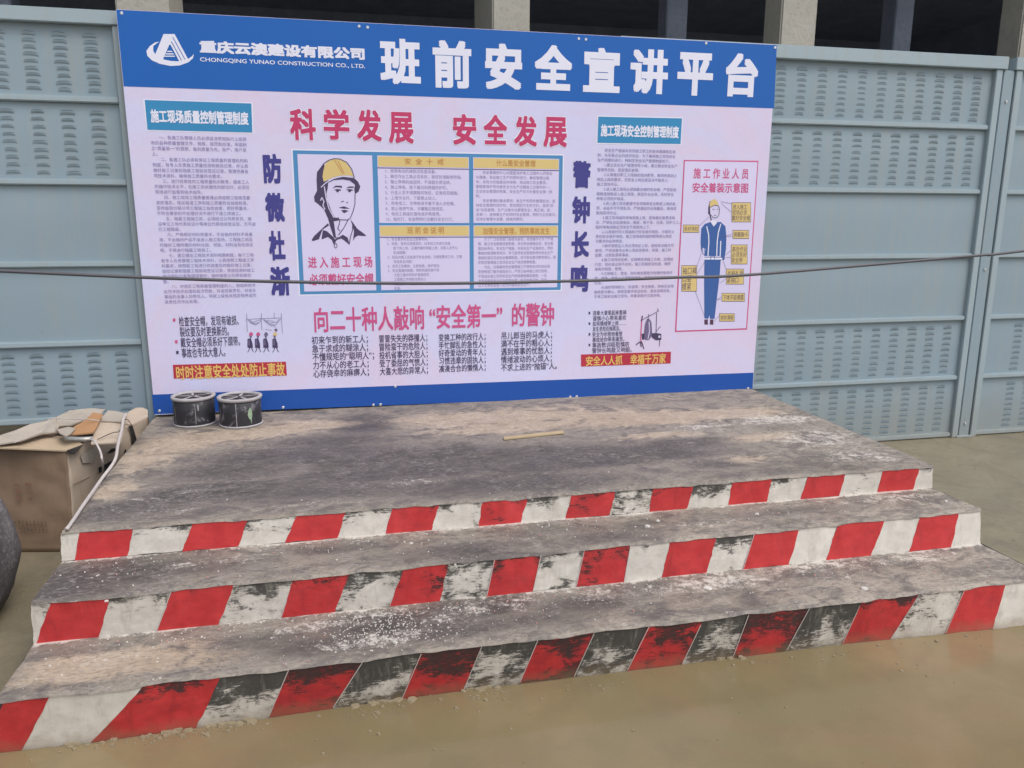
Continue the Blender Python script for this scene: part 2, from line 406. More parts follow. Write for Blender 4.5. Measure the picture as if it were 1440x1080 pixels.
for t in [(420, 710, .5, .08, .35), (560, 680, .3, .06, .35), (1160, 620, .3, .12, .4), (1240, 640, .2, .1, .35), (240, 720, .3, .06, .35), (420, 650, .2, .05, .3)]:
    bl(t[0], t[1], ZP, t[2], t[3], 2, t[4])
for t in [(150, 805, .26, .12, .8), (95, 830, .2, .1, .7), (250, 800, .3, .08, .5), (480, 770, .25, .06, .4), (640, 775, .3, .08, .45), (700, 785, .3, .06, .5), (850, 755, .2, .06, .55), (780, 745, .3, .05, .4), (1100, 720, .35, .05, .35)]:
    bl(t[0], t[1], Z1, t[2], t[3], 0, t[4])
for t in [(300, 790, .3, .05, .45), (400, 775, .3, .05, .4), (1260, 700, .22, .06, .55), (1180, 706, .25, .05, .45), (1000, 735, .3, .05, .4), (560, 755, .3, .03, .45), (900, 740, .3, .04, .3)]:
    bl(t[0], t[1], Z1, t[2], t[3], 2, t[4])
for t in [(560, 875, .24, .09, .85), (470, 905, .25, .06, .7), (180, 935, .1, .05, .3), (660, 855, .25, .08, .7), (620, 890, .2, .05, .6), (360, 905, .25, .08, .5), (820, 850, .2, .07, .6), (750, 870, .25, .06, .5), (900, 825, .2, .05, .45), (70, 965, .2, .04, .4), (1330, 770, .12, .05, .4), (100, 920, .14, .03, .5), (1100, 815, .2, .05, .2)]:
    bl(t[0], t[1], Z2, t[2], t[3], 0, t[4])
for t in [(90, 945, .16, .08, .9), (200, 925, .2, .07, .8), (280, 930, .2, .05, .6)]:
    bl(t[0], t[1], Z2, t[2], t[3], 1, t[4])
for t in [(520, 900, .2, .06, .62), (440, 880, .3, .05, .5), (700, 850, .3, .08, .5), (850, 835, .3, .07, .5), (1000, 820, .35, .07, .6), (1150, 795, .35, .07, .6), (1280, 785, .25, .06, .6), (560, 860, .2, .05, .5), (150, 925, .2, .05, .4), (640, 870, .15, .05, .45)]:
    bl(t[0], t[1], Z2, t[2], t[3], 2, t[4])
for t in [(1090, 590, .3, .12, .55), (1150, 615, .3, .14, .5), (1000, 600, .25, .1, .4), (1220, 640, .25, .12, .45), (240, 700, .25, .12, .35), (330, 640, .2, .08, .3), (620, 600, .4, .06, .3), (700, 600, .4, .06, .3)]:
    bl(t[0], t[1], ZP, t[2], t[3], 2, t[4])
for t in [(420, 640, .4, .13, .85), (300, 690, .3, .1, .7), (560, 665, .45, .1, .8), (800, 650, .45, .09, .85), (930, 640, .3, .07, .8), (510, 600, .13, .12, .95)]:
    bl(t[0], t[1], ZP, t[2], t[3], 0, t[4])
def wearat(x, y, z):
    v = [0.12, 0.0, 0.06] if z == ZP else [.24 - .12 * x, 0.0, .04 + .05 * x]
    for (bx, by, rx, ry, ch, am, bz) in blobs:
        if abs(bz - z) > .02: continue
        d = ((x - bx) / rx) ** 2 + ((y - by) / ry) ** 2
        if d < 6: v[ch] = max(v[ch], am * math.exp(-d * .55)) if ch != 1 else min(1, v[ch] + am * math.exp(-d * .8))
    if z != ZP:      # paint run over at the foot of each riser
        L_, R_ = (a_L, a_R) if z == Z1 else (b_L, b_R)
        yb = L_.lerp(R_, (x - L_.x) / (R_.x - L_.x)).y; d = yb - y
        if d < .05: v[2] = max(v[2], (.75 + .6 * noise.noise(Vector((x * 4, z * 9, 0)))) * (1 - d / .05))
    else: v[2] += .10 * max(0, min(1, x - 2.2)); v[0] += .12 * max(0, 1 - abs(x - 1.7) / 1.8)
    v[0] *= (1 - .8 * min(1, v[1]))
    if z == ZP and y > -.42: v[1] = min(1, v[1] + .35 * (1 - min(1, -y / .42)))
    return (*[min(1, q) for q in v], 1)
def edgej(x, z):
    return Vector((0, .007 * noise.noise(Vector((x * 5, z * 31, 2))) + .005 * noise.noise(Vector((x * 19, z * 31, 7))) + max(0, .016 * noise.noise(Vector((x * 11, z * 7, 1.5))) - .005), .006 * noise.noise(Vector((x * 4, z * 17, 9))) + .004 * noise.noise(Vector((x * 17, z * 13, 4))) - max(0, .02 * noise.noise(Vector((x * 11, z * 7, 1.5))) - .006)))
def tread(name, L0, R0, L1, R1, z, nx, ny):        # L0,R0 back edge, L1,R1 front edge
    vs = []; fs = []
    for j in range(ny + 1):
        t = j / ny
        for i in range(nx + 1):
            s = i / nx
            p = (L0.lerp(R0, s)).lerp(L1.lerp(R1, s), t)
            e = min(1, min(j, ny - j) / 2.0) if j == ny else 1
            zz = z + .004 * noise.noise(Vector((p.x * 3, p.y * 3, 1))) * (1 if 0 < j < ny else .3)
            yy = p.y; ej = edgej(p.x, z); fj = max(0, 1 - (ny - j) / 3); yy += ej.y * fj; zz += ej.z * fj
            xx = p.x + (.005 * noise.noise(Vector((p.y * 9, 8, z * 9))) if i in (0, nx) else 0)
            vs.append((xx, yy, zz))
    for j in range(ny):
        for i in range(nx):
            a = j * (nx + 1) + i; fs.append((a, a + nx + 1, a + nx + 2, a + 1))
    # soft arris: roll over the front edge and the sides
    n0 = len(vs)
    ring = [ny * (nx + 1) + i for i in range(nx + 1)]
    for q in ring: vs.append((vs[q][0], vs[q][1] - .007, vs[q][2] - .010))
    for i in range(nx): fs.append((ring[i], n0 + i, n0 + i + 1, ring[i + 1]))
    o = mesh(name, vs, fs, M['tread'], None, True)
    ca = o.data.color_attributes.new('wear', 'FLOAT_COLOR', 'POINT')
    for i, v in enumerate(vs): ca.data[i].color = wearat(v[0], v[1], z)
    return under(o, stage)
def riser(name, TL, TR, bl_, br_, zb, YBk, zface):
    # concrete body under a tread: front, sides, bottom as one closed solid
    nx = 160; vs = []; fs = []
    for i in range(nx + 1):
        s = i / nx; t = TL.lerp(TR, s); 
        b = botC(t.x) if name == 'lower_step' else bl_.lerp(br_, s)
        ej = edgej(t.x, TL.z); vs.append((t.x, t.y + ej.y + .0015, t.z - .004 + ej.z)); vs.append((b.x, b.y, zface)); vs.append((b.x, b.y, zb))
    for i in range(nx):
        for q in (0, 1): fs.append((3 * i + q, 3 * i + q + 1, 3 * i + q + 4, 3 * i + q + 3))
    n0 = len(vs)
    vs += [(TL.x, YBk, TL.z - .004), (bl_.x, YBk, zb), (TR.x, YBk, TL.z - .004), (br_.x, YBk, zb)]
    fs += [(n0, n0 + 1, 2, 1, 0), (3 * nx, 3 * nx + 1, 3 * nx + 2, n0 + 3, n0 + 2), (n0 + 2, n0 + 3, n0 + 1, n0)]
    o = mesh(name, vs, fs, M['riser_base']); return under(o, stage)
tp = tread('platform_top', PL, PR, A_L, A_R, ZP, 170, 78)
rb1 = riser('platform_block', A_L, A_R, a_L, a_R, 0.0, YB, Z1)
def back(v, y): return Vector((v.x, y, v.z))
tread('step_tread', back(a_L, a_L.y + .02), back(a_R, a_R.y + .02), B_L, B_R, Z1, 170, 18)
rb2 = riser('upper_step', B_L, B_R, b_L, b_R, 0.0, -1.70, Z2)
tread('step_tread', back(b_L, b_L.y + .02), back(b_R, b_R.y + .02), C_L, C_R, Z2, 170, 18)
rb3 = riser('lower_step', C_L, C_R, cb[0], cb[-1], -.02, -2.02, 0.0)

# stripes -------------------------------------------------
def stripe(kind, P, idx, wear, topw, mudw, ztop, par):
    TLs, TRs, BLs, BRs = P       # world points on riser face
    nx, nz = 20, 8; vs = []; fs = []; ed = []
    nrm = (TRs - TLs).cross(BLs - TLs).normalized()
    if nrm.y > 0: nrm = -nrm
    for j in range(nz + 1):
        t = j / nz
        L = TLs.lerp(BLs, t); Rr = TRs.lerp(BRs, t)
        for i in range(nx + 1):
            s = i / nx; p = L.lerp(Rr, s)
            off = .0040 if kind == 'red' else .0028
            if i in (0, nx): p = p + (TRs - TLs).normalized() * (.006 * noise.noise(Vector((p.x * 31, idx, p.z * 30))) + (.002 if i else -.002) * (1 if kind == 'white' else .2))
            if j == nz: p = p + Vector((0, 0, .004 * noise.noise(Vector((p.x * 22, idx, 3)))))
            p = p + nrm * off + edgej(p.x, ztop) * (1 - t)
            vs.append(p); ed.append((max(0, 1 - t * 1.7), max(0, (t - .35) / .65) * mudw))
    for j in range(nz):
        for i in range(nx):
            a = j * (nx + 1) + i; fs.append((a, a + nx + 1, a + nx + 2, a + 1))
    o = mesh('red_stripe' if kind == 'red' else 'white_stripe', vs, fs, M[kind], None, False)
    ca = o.data.color_attributes.new('edge', 'FLOAT_COLOR', 'POINT')
    for k, e in enumerate(ed): ca.data[k].color = (e[0], e[1], 0, 1)
    o.color = (wear, random.random(), topw, 1)
    o.parent = par; return o
def on_line(Lp, Rp, x_px, y_guess_fn, z):
    # world point on a stage edge seen at image column x_px
    p = U((x_px, y_guess_fn(x_px)), z); s = (p.x - Lp.x) / (Rp.x - Lp.x); return Lp.lerp(Rp, s)
def lin(x0, y0, x1, y1): return lambda x: y0 + (y1 - y0) * (x - x0) / (x1 - x0)
def row(LT, RT, LB, RB, zt, zb, ft, fb, reds, endt, endb, startt, startb, wr, ww, mud, par, bottom=None):
    def T(x): return on_line(LT, RT, x, ft, zt) - Vector((0, 0, .010))
    def B(x):
        if bottom: return bottom(U((x, fb(x)), zb).x)
        return on_line(LB, RB, x, fb, zb)
    out = []
    xs = []; prev = (startt, startb); k = 0
    for i, (t0, t1, b0, b1) in enumerate(reds):
        if t0 - prev[0] > 4: xs.append(('white', prev[0], t0, prev[1], b0, ww[i] if i < len(ww) else .1))
        xs.append(('red', t0, t1, b0, b1, wr[i])); prev = (t1, b1)
    xs.append(('white', prev[0], endt, prev[1], endb, ww[len(reds)]))
    for (kind, t0, t1, b0, b1, we) in xs:
        tl, tr = (T(t0) if t0 is not None else None), (T(t1))
        k += 1
        stripe(kind, (tl, tr, B(b0), B(b1)), k + zt * 50, we * (.86 if zt > Z2 else 1.0), 1.0 if we > .25 else .45, mud, zt, par)
        out.append((tr, B(b1), we))
    return out
row(A_L, A_R, a_L, a_R, ZP, Z1, lin(87, 747, 1312, 654), lin(87, 789, 1310, 686),
    [(112, 188.6, 104.6, 179), (272, 348, 256, 335), (418, 486, 401, 474), (552, 617, 542, 606.5), (679, 741, 672, 731.5), (803, 865.5, 795, 857),
     (918, 975, 912, 965), (1030, 1085, 1024, 1078), (1136, 1189, 1125, 1179), (1240.6, 1293.5, 1233, 1283)], 1311.5, 1309.5, 87, 87,
    [.06, .12, .1, .28, .3, .42, .45, .2, .1, .08], [.1, .48, .4, .42, .44, .55, .66, .6, .3, .22, .15], .15, rb1)
r2 = row(B_L, B_R, b_L, b_R, Z1, Z2, lin(43, 847, 1379, 716), lin(49, 905, 1378, 765),
    [(71.5, 155, 51, 138.5), (240.6, 329, 220.5, 307), (412.5, 491, 395, 469.5), (567.5, 630, 547, 618), (695, 760.5, 684, 749), (821, 886, 809.5, 877),
     (941.5, 1007, 930, 993), (1060, 1124, 1044, 1108.5), (1179, 1243, 1161, 1224), (1293.5, 1348.5, 1278, 1337)], 1378.5, 1377.5, 43, 49,
    [.0, .22, .28, .32, .42, .42, .22, .02, .02, .04], [.35, .62, .62, .70, .55, .5, .25, .5, .2, .18, .15], .1, rb2)
r3 = row(C_L, C_R, cb[0], cb[-1], Z2, 0.0, lin(309, 948, 1414, 818), lambda x: lin(*sum([list(q) for q in ([(cpts[i], cpts[i + 1]) for i in range(len(cpts) - 1) if x <= cpts[i + 1][0] or i == len(cpts) - 2][0])], []))(x),
    [(4, 69, -18, 31), (201, 309, 128, 276), (406, 511, 377, 467), (592, 677, 564.6, 651), (756, 835, 729.5, 806), (912, 988, 880.6, 958),
     (1052, 1138, 1029, 1104), (1211, 1292, 1183, 1250.6), (1355.6, 1414, 1327.5, 1395)], 1461, 1461, 3, -20,
    [.12, .36, .62, .60, .68, .60, .74, .42, .2], [.05, .08, .66, .80, .66, .86, .80, .86, .42, .12], .85, rb3, botC)
for k_, (tr, br, we) in enumerate(r2 + r3):
    if we > .4:
        dv = (tr - br); sdx = dv.cross(Vector((0, 1, 0))).normalized() * .0016
        a0 = br + dv * .03 - Vector((0, .0062, 0)); a1 = tr - Vector((0, .0062, 0))
        mesh('scored_line', [a0 - sdx, a0 + sdx, a1 + sdx, a1 - sdx], [(0, 1, 2, 3)], M['score'], rb2 if k_ < len(r2) else rb3)

# loose paint chips and crumbs -----------------------------
def flakes(name, spots, m, parent=None):
    vs = []; fs = []
    for (x, y, z, r) in spots:
        k = random.choice((5, 6, 7)); a0 = random.random() * 6.3; n0 = len(vs); hh = min(.004, r * .35) * random.uniform(.6, 1.5) + random.uniform(0, .0004)
        el = random.uniform(.45, 1)
        for i in range(k):
            a = a0 + i * 6.2832 / k; rr = r * random.uniform(.6, 1.15)
            vs.append((x + rr * math.cos(a), y + rr * math.sin(a) * el, z - .002))
        for i in range(k):
            q = vs[n0 + i]; vs.append((x + (q[0] - x) * .8, y + (q[1] - y) * .8, z + hh))
        for i in range(k): fs.append((n0 + i, n0 + (i + 1) % k, n0 + k + (i + 1) % k, n0 + k + i))
        fs.append(tuple(n0 + k + i for i in range(k)))
    o = mesh(name, vs, fs, m, parent); o['kind'] = 'stuff'; return o
sp = []; spk = []
for _ in range(900):
    zone = random.random(); s = random.random()
    if zone < .42: base = a_L.lerp(a_R, s); fr = B_L.lerp(B_R, s); z = Z1
    elif zone < .97: base = b_L.lerp(b_R, s); fr = C_L.lerp(C_R, s); z = Z2
    else: base = A_L.lerp(A_R, s) + Vector((0, .25, 0)); fr = A_L.lerp(A_R, s); z = ZP
    t = min(.97, abs(random.gauss(0, .45)) + .03)
    p = base.lerp(fr, t); r = random.choice([.0012, .0018, .002, .003, .004]) * random.uniform(.8, 1.3)
    (sp if random.random() < .82 else spk).append((p.x, p.y, z + .003, r))
for (px, py, z, r) in [(578, 725 + 40, Z1, .010), (910, 741, Z1, .016), (1065, 724, Z1, .013), (925, 733, Z1, .011), (150, 866 - 20, Z1, .008), (995, 828, Z2, .020), (1215, 829, Z2, .022), (1070, 705, Z1, .018), (555, 905, Z2, .009), (1330, 706, Z1, .012), (640, 795, Z1, .006), (1125, 700, Z1, .009)]:
    p = U((px, py), z); sp.append((p.x, p.y, z + .003, r))
for _ in range(260):       # powdery spots in the dark patch on the lowest tread
    p = U((random.gauss(540, 45), random.gauss(885, 14)), Z2)
    if C_L.y + .02 < p.y < b_L.y - .01: sp.append((p.x, p.y, Z2 + .003, random.uniform(.002, .0045)))
tag(flakes('paint_chips', sp, M['chip']), 'white paint chips scattered over the steps of the striped stage', 'paint chips')
tag(flakes('paint_chips', spk, M['pinkchip']), 'pinkish red paint crumbs scattered over the steps of the striped stage', 'paint chips')
cr = []
for (cx, n_, w_) in [(300, 60, 60), (130, 26, 70), (230, 40, 50), (520, 40, 60), (680, 34, 50), (1080, 16, 60), (830, 14, 60), (1330, 12, 70), (1180, 10, 60)]:
    for _ in range(int(n_ * .7)):
        x = random.gauss(cx, w_ * .6); b_ = botC(U((x, 1000), 0).x)
        yy = lin(-20, 1064, 1440, 884)(x) + abs(random.gauss(0, 7)); p = U((x, yy), 0)
        bb = botC(p.x)
        if p.y > bb.y - .006: p.y = bb.y - random.uniform(.006, .03)
        cr.append((p.x, p.y, .0055, random.choice([.0025, .003, .004, .006, .009])))
for (cx, n_, w_) in [(315, 16, 45), (240, 7, 30), (135, 6, 60), (545, 10, 30), (680, 10, 30), (1080, 5, 20)]:
    for _ in range(n_):
        x = random.gauss(cx, w_ * .5); p = U((x, 1000), 0); bb = botC(p.x); cr.append((bb.x + random.uniform(-.02, .02), bb.y - random.uniform(.004, .022), .005, random.uniform(.010, .024)))
for (px, py) in [(893, 970), (605, 958 + 22), (520, 1030), (533, 1034), (611, 1056), (719, 1027), (623, 1057), (1106, 997), (1262, 935), (1268, 945), (1195, 918), (1303, 952), (848, 971), (1010, 1042), (890, 1030), (762, 985), (455, 1062), (1380, 910)]:
    p = U((px, py), 0); cr.append((p.x, p.y, .0055, random.uniform(.004, .009)))
for _ in range(420):
    cr.append((random.uniform(4.05, 8), random.uniform(-2.6, -.1), .0012, abs(random.gauss(0, .004)) + .0015))
for _ in range(60):
    cr.append((random.uniform(-.8, -.2), random.uniform(-2.2, -.9), .0012, abs(random.gauss(0, .003)) + .0015))
for _ in range(160):
    cr.append((random.uniform(-.2, 4.5), random.uniform(-3.4, -2.45), .005, abs(random.gauss(0, .0022)) + .001))
tag(flakes('mud_crumbs', cr, M['crumb']), 'pale crumbs of dried mud and mortar lying on the wet ground below the striped steps', 'mud crumbs')
# shallow muddy water in front of the stage
pv = []; 
pl = [botC(x) + Vector((0, -.012, 0)) for x in [(-.1 + i * .1) for i in range(40)]]
rim = [(6.5, -2.2), (7.5, -4), (7, -7), (0, -8), (-4, -7), (-3.5, -3.6), (-1.2, -2.75)]
for p in pl: pv.append((p.x, p.y + .01 * noise.noise(Vector((p.x * 6, 0, 0))), .004))
for (x, y) in rim: pv.append((x, y, .004))
pd = mesh('muddy_water', pv, [tuple(range(len(pv) - 1, -1, -1))], M['puddle']); pd['kind'] = 'structure'

# ------------------------------------------------------------------ the fence
ZR = [2.785, 2.31, 1.857, 1.392, .924, .461, 0.005]       # row seams, top rail included
def louvre_mesh():
    w_, d_ = .036, .0030; k = 8; vs = []; fs = []; mi = []
    for i in range(k + 1):
        t = -1 + 2 * i / k; e = math.sqrt(max(0, 1 - t * t)); x = t * w_; arch = .0045 * (e - 1)
        vs += [(x, -.0010, arch + .0008 + .0026 * e), (x, -.0010, arch), (x, -d_ * e - .0012, arch - .0005), (x, -d_ * .55 * e - .0006, arch - .008), (x, .002, arch - .0165)]
    for i in range(k):
        a = 5 * i
        for q in (0, 1, 2, 3):
            fs.append((a + q, a + q + 1, a + q + 6, a + q + 5)); mi.append(1 if q < 1 else 0)
    me = bpy.data.meshes.new('louvre'); me.from_pydata(vs, [], fs); me.materials.append(M['louvre']); me.materials.append(M['slot'])
    me.polygons.foreach_set('material_index', mi); me.update(); return me
LOU = louvre_mesh()
YF = .09
def bay(x0, x1, label, skip=()):
    cx = (x0 + x1) / 2
    f = thing('metal_fence_bay', label, 'fence', (cx, YF, 0), 'bays of the grey metal fence')
    ztop = ZR[0] - (0 if x0 < 0 else -.035)
    under(box('top_rail', x0 - .075, x1 + .085, YF - .045, YF + .03, ZR[0] - .062, ZR[0] + .012 + (.012 if x0 > 3 else 0), M['fence_rail'], None, .004), f)
    for sx, nm in ((x0, -1), (x1, 1)):
        a, b_ = (sx - .055, sx) if nm < 0 else (sx, sx + .055)
        under(box('stile', a, b_, YF - .035, YF + .03, 0.0, ZR[0] - .064, M['fence_rail'], None, .004), f)
    cnt = 0
    for r_ in range(6):
        if r_ in skip: continue
        zt = ZR[r_] - (.064 if r_ == 0 else .0); zb = ZR[r_ + 1] + .035
        # sheet: slightly bowed pressed steel
        nx = 10; vs = []; fs = []
        for j in range(5):
            z = zt + (zb - zt) * j / 4
            for i in range(nx + 1):
                x = x0 + (x1 - x0) * i / nx
                bow = .006 * math.sin(math.pi * i / nx) * math.sin(math.pi * j / 4) + .003 * noise.noise(Vector((x * 2, z * 2, 0)))
                vs.append((x, YF - .004 - bow * .6 + (.006 if j == 0 else 0), z))
        for j in range(4):
            for i in range(nx):
                a = j * (nx + 1) + i; fs.append((a, a + nx + 1, a + nx + 2, a + 1))
        sh = under(mesh('panel_sheet', vs, fs, M['fence'], None, True), f)
        under(box('folded_lip', x0, x1, YF - .024, YF, ZR[r_ + 1], ZR[r_ + 1] + .035, M['fence_rail'], None, .006), f)
        if r_ in (2, 3): continue
        cols = int((x1 - x0 - .12) / .155); rows_ = 9; left = x1 - .13 - (cols - 1) * .155 if x0 > 3 or True else x0
        jo = []
        for c in range(cols):
            for q in range(rows_):
                x = x1 - .125 - c * .155; z = zt - .045 - q * ((zt - zb - .085) / 8)
                vis = (x < .05 or x > 3.95)
                if not vis: continue
                if cnt < 298:
                    o = bpy.data.objects.new('louvre', LOU); COL.objects.link(o); o.location = (x, YF - .0075, z); o.parent = sh
                    o.scale = (random.uniform(.86, 1.08), 1, random.uniform(.8, 1.1)); o.location.x += random.uniform(-.003, .003); o.location.z += random.uniform(-.002, .002); o.rotation_euler.y = random.uniform(-.03, .03); cnt += 1
                else: jo.append((x, z))
        if jo:
            V = []; F = []; MI = []
            for (x, z) in jo:
                n0 = len(V)
                for v in LOU.vertices: V.append((v.co.x + x, v.co.y + YF - .0075, v.co.z + z))
                for p in LOU.polygons: F.append(tuple(n0 + i for i in p.vertices)); MI.append(p.material_index)
            o = mesh('louvre', V, F, [M['louvre'], M['slot']], sh, False, MI); o['kind'] = 'stuff'
    return f
def post(x0, x1, label):
    t = thing('fence_post', label, 'fence post', ((x0 + x1) / 2, YF, 0), 'posts of the grey metal fence')
    under(box('post_tube', x0, x1, YF - .028, YF + .05, 0, ZR[0] - .064, M['fence'], None, .004), t)
    under(box('base_plate', x0 - .03, x1 + .03, YF - .045, YF + .07, 0, .012, M['fence_rail'], None, .002), t)
    for z in (.1, 1.3, 2.5): under(box('bolt', (x0 + x1) / 2 - .008, (x0 + x1) / 2 + .008, YF - .036, YF - .028, z, z + .016, M['screw'], None, .002), t)
    return t
bay(-3.0, -.045, 'grey louvred metal fence bay on the left behind the torn cardboard box', (5,))
bay(.13, 2.77, 'middle grey metal fence bay hidden behind the blue and lilac notice board')
bay(3.01, 5.775, 'grey louvred metal fence bay just right of the notice board')
bay(6.0, 8.9, 'grey louvred metal fence bay cut off by the right edge of the photo')
post(.015, .07, 'grey steel fence post behind the left edge of the notice board')
post(2.83, 2.95, 'grey steel fence post hidden behind the middle of the notice board')
post(5.842, 5.935, 'tall grey steel fence post standing free right of the notice board')

# ------------------------------------------------------------------ unfinished building behind
bld = thing('unfinished_building', 'unfinished concrete building with bare columns and dark open ground floor behind the fence', 'building', (3, 1, 0))
for (x0, x1, y0, y1) in [(-.22, .11, 1.0, 1.62), (2.30, 2.58, 1.0, 1.74), (4.60, 4.91, 1.0, 1.27), (6.83, 7.14, 1.0, 1.25), (-4.9, -4.55, 1.0, 1.6), (9.1, 9.4, 1.0, 1.3)]:
    under(box('column', x0, x1, y0, y1, 0, 5.398, M['col'], None, .012), bld)
for x in (-1.9, 4.74, 7.55): under(box('column', x, x + .24, 3.6, 3.85, 0, 5.398, M['inner'], None, .01), bld)  # dimness of the interior put into the colour of these columns
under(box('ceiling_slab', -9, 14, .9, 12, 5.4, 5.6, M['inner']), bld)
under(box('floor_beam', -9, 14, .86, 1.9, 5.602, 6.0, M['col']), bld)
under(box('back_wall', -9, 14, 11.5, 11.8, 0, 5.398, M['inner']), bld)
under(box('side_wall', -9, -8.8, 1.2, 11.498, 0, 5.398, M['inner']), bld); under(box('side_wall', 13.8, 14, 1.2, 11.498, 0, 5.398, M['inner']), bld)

# ================================================================== NOTICE BOARD
cTL, cTR, cBR, cBL = [un(*q, 1, 0.0) for q in ((163, 13), (1093, 63), (1058, 551), (218, 583.5))]
board = thing('notice_board', 'large lilac and blue printed site safety notice board standing on the stage against the fence', 'notice board', ((cBL.x + cBR.x) / 2, 0, ZP))
th = .022
vs = [cTL, cTR, cBR, cBL]; vs = [Vector((v.x, 0, max(v.z, ZP + .003))) for v in vs]; bk = [v + Vector((0, th, 0)) for v in vs]
o = mesh('panel', vs + bk, [(3, 2, 1, 0), (4, 5, 6, 7), (0, 1, 5, 4), (1, 2, 6, 5), (2, 3, 7, 6), (3, 0, 4, 7)], [M['vinyl'], M['board_edge']], None, False, [0, 1, 1, 1, 1, 1]); under(o, board)
LAY = .0006
def bp(q, lay=1):
    p = un(q[0], q[1], 1, 0.0); return Vector((p.x, -LAY * lay, p.z))
def poly(name, pts, m, lay=1, off=None):
    if off: pts = [(off[0] + x / off[2], off[1] + y / off[2]) for x, y in pts]
    P = [bp(q, lay) for q in pts]
    # ear-safe triangulation through bmesh
    bm = bmesh.new(); f = bm.faces.new([bm.verts.new(p) for p in P]); f.normal_update()
    if f.normal.y > 0: f.normal_flip()
    bmesh.ops.triangulate(bm, faces=[f]); me = bpy.data.meshes.new(name); bm.to_mesh(me); bm.free(); me.materials.append(M[m])
    return under(link(name, me), board)
def strokes(name, lines, wpx, m, lay=3, off=None):
    V = []; F = []
    for pts in lines:
        if off: pts = [(off[0] + x / off[2], off[1] + y / off[2]) for x, y in pts]
        P = [bp(q, lay) for q in pts]; hw = wpx * .00215
        for a, b_ in zip(P[:-1], P[1:]):
            d = (b_ - a)
            if d.length < 1e-6: continue
            d.normalize(); s = Vector((-d.z, 0, d.x)) * hw; e = d * hw * .4; n0 = len(V)
            V += [a - s - e, b_ - s + e, b_ + s + e, a + s - e]; F.append((n0, n0 + 1, n0 + 2, n0 + 3))
            for v in V[-4:]: v.y -= (len(F) % 7) * 3e-5
    return under(mesh(name, V, F, M[m]), board)
FONT = None
def text_mesh(s, bold, spacing=1.0, line=1.0):
    c = bpy.data.curves.new('t', 'FONT'); c.body = s; c.size = 1; c.space_character = spacing; c.space_line = line
    c.offset = 0; c.resolution_u = 3; c.fill_mode = 'FRONT'
    o = bpy.data.objects.new('t', c); COL.objects.link(o); bpy.context.view_layer.update()
    dg = bpy.context.evaluated_depsgraph_get(); me = bpy.data.meshes.new_from_object(o.evaluated_get(dg))
    bpy.data.objects.remove(o); bpy.data.curves.remove(c)
    if bold > 0:      # heavier weight: the outline pressed several times round a small circle
        n = 8 if bold > .015 else 4; r = bold; RG = [(1, 1), (-1, -1), (1, -1), (-1, 1), (1, 0), (-1, 0), (0, 1), (0, -1)]
        V = [v.co.copy() for v in me.vertices]; F = [tuple(p.vertices) for p in me.polygons]; VV = []; FF = []
        for k in range(n + 1):
            dx, dy = (0, 0) if k == n else (r * RG[k][0] * .93, r * RG[k][1] * .93); n0 = len(VV)
            VV += [(v.x + dx, v.y + dy, k * .00004) for v in V]; FF += [tuple(n0 + i for i in f) for f in F]
        me = bpy.data.meshes.new('t'); me.from_pydata(VV, [], FF)
    return me
def fit_text(name, s, p0, p1, m, lay=3, bold=0.0, spacing=1.0, line=1.0, label=None):
    """flat lettering whose ink fills the rectangle p0 (top left) - p1 (bottom right) of the board"""
    me = text_mesh(s, bold, spacing, line); vs = me.vertices
    xs = [v.co.x for v in vs]; ys = [v.co.y for v in vs]
    if not xs: return None
    ax, bx, ay, by = min(xs), max(xs), min(ys), max(ys); a = bp(p0); b_ = bp(p1)
    for v in vs:
        u = (v.co.x - ax) / (bx - ax); t = (v.co.y - ay) / (by - ay)
        v.co = (a.x + (b_.x - a.x) * u, -LAY * lay - v.co.z, b_.z + (a.z - b_.z) * t)
    me.materials.clear(); me.materials.append(M[m]); me.name = name
    return under(link(name, me), board)
def chars(name, s, quads, m, lay=3, bold=.02):
    for ch, (x0, y0, x1, y1) in zip(s, quads): fit_text(name, ch, (x0, y0), (x1, y1), m, lay, bold)
# bands
def band(name, tl, tr, br, bl_, m, lay): 
    P = [bp(q, lay) for q in (tl, tr, br, bl_)]
    return under(mesh(name, [P[3], P[2], P[1], P[0]], [(0, 1, 2, 3)], M[m]), board)
hb = band('header_band', (163.5, 13.5), (1092.5, 63.5), (1088.6, 152.5), (174, 121.5), 'p_blue', 1)
band('footer_band', (213.5, 555), (1059.5, 524), (1058, 550.3), (216.5, 582.5), 'p_blue2', 1)
# headline characters, one print each
hx = [(533.5, 53, 592, 120), (608, 55.5, 663, 125), (682, 60, 734, 127), (752, 62, 804, 128), (821, 66, 871, 131), (887.5, 68, 938, 133), (954, 73, 1001, 135.5), (1022, 74, 1064, 137)]
chars('headline_character', '班前安全宣讲平台', hx, 'p_white', 2, .042)
fit_text('company_name', '重庆云澳建设有限公司', (280, 56.5), (513, 84.5), 'p_white', 2, .05)
fit_text('company_name', 'CHONGQING YUNAO CONSTRUCTION CO., LTD.', (281, 80.5), (513.5, 97), 'p_white', 2, .012)
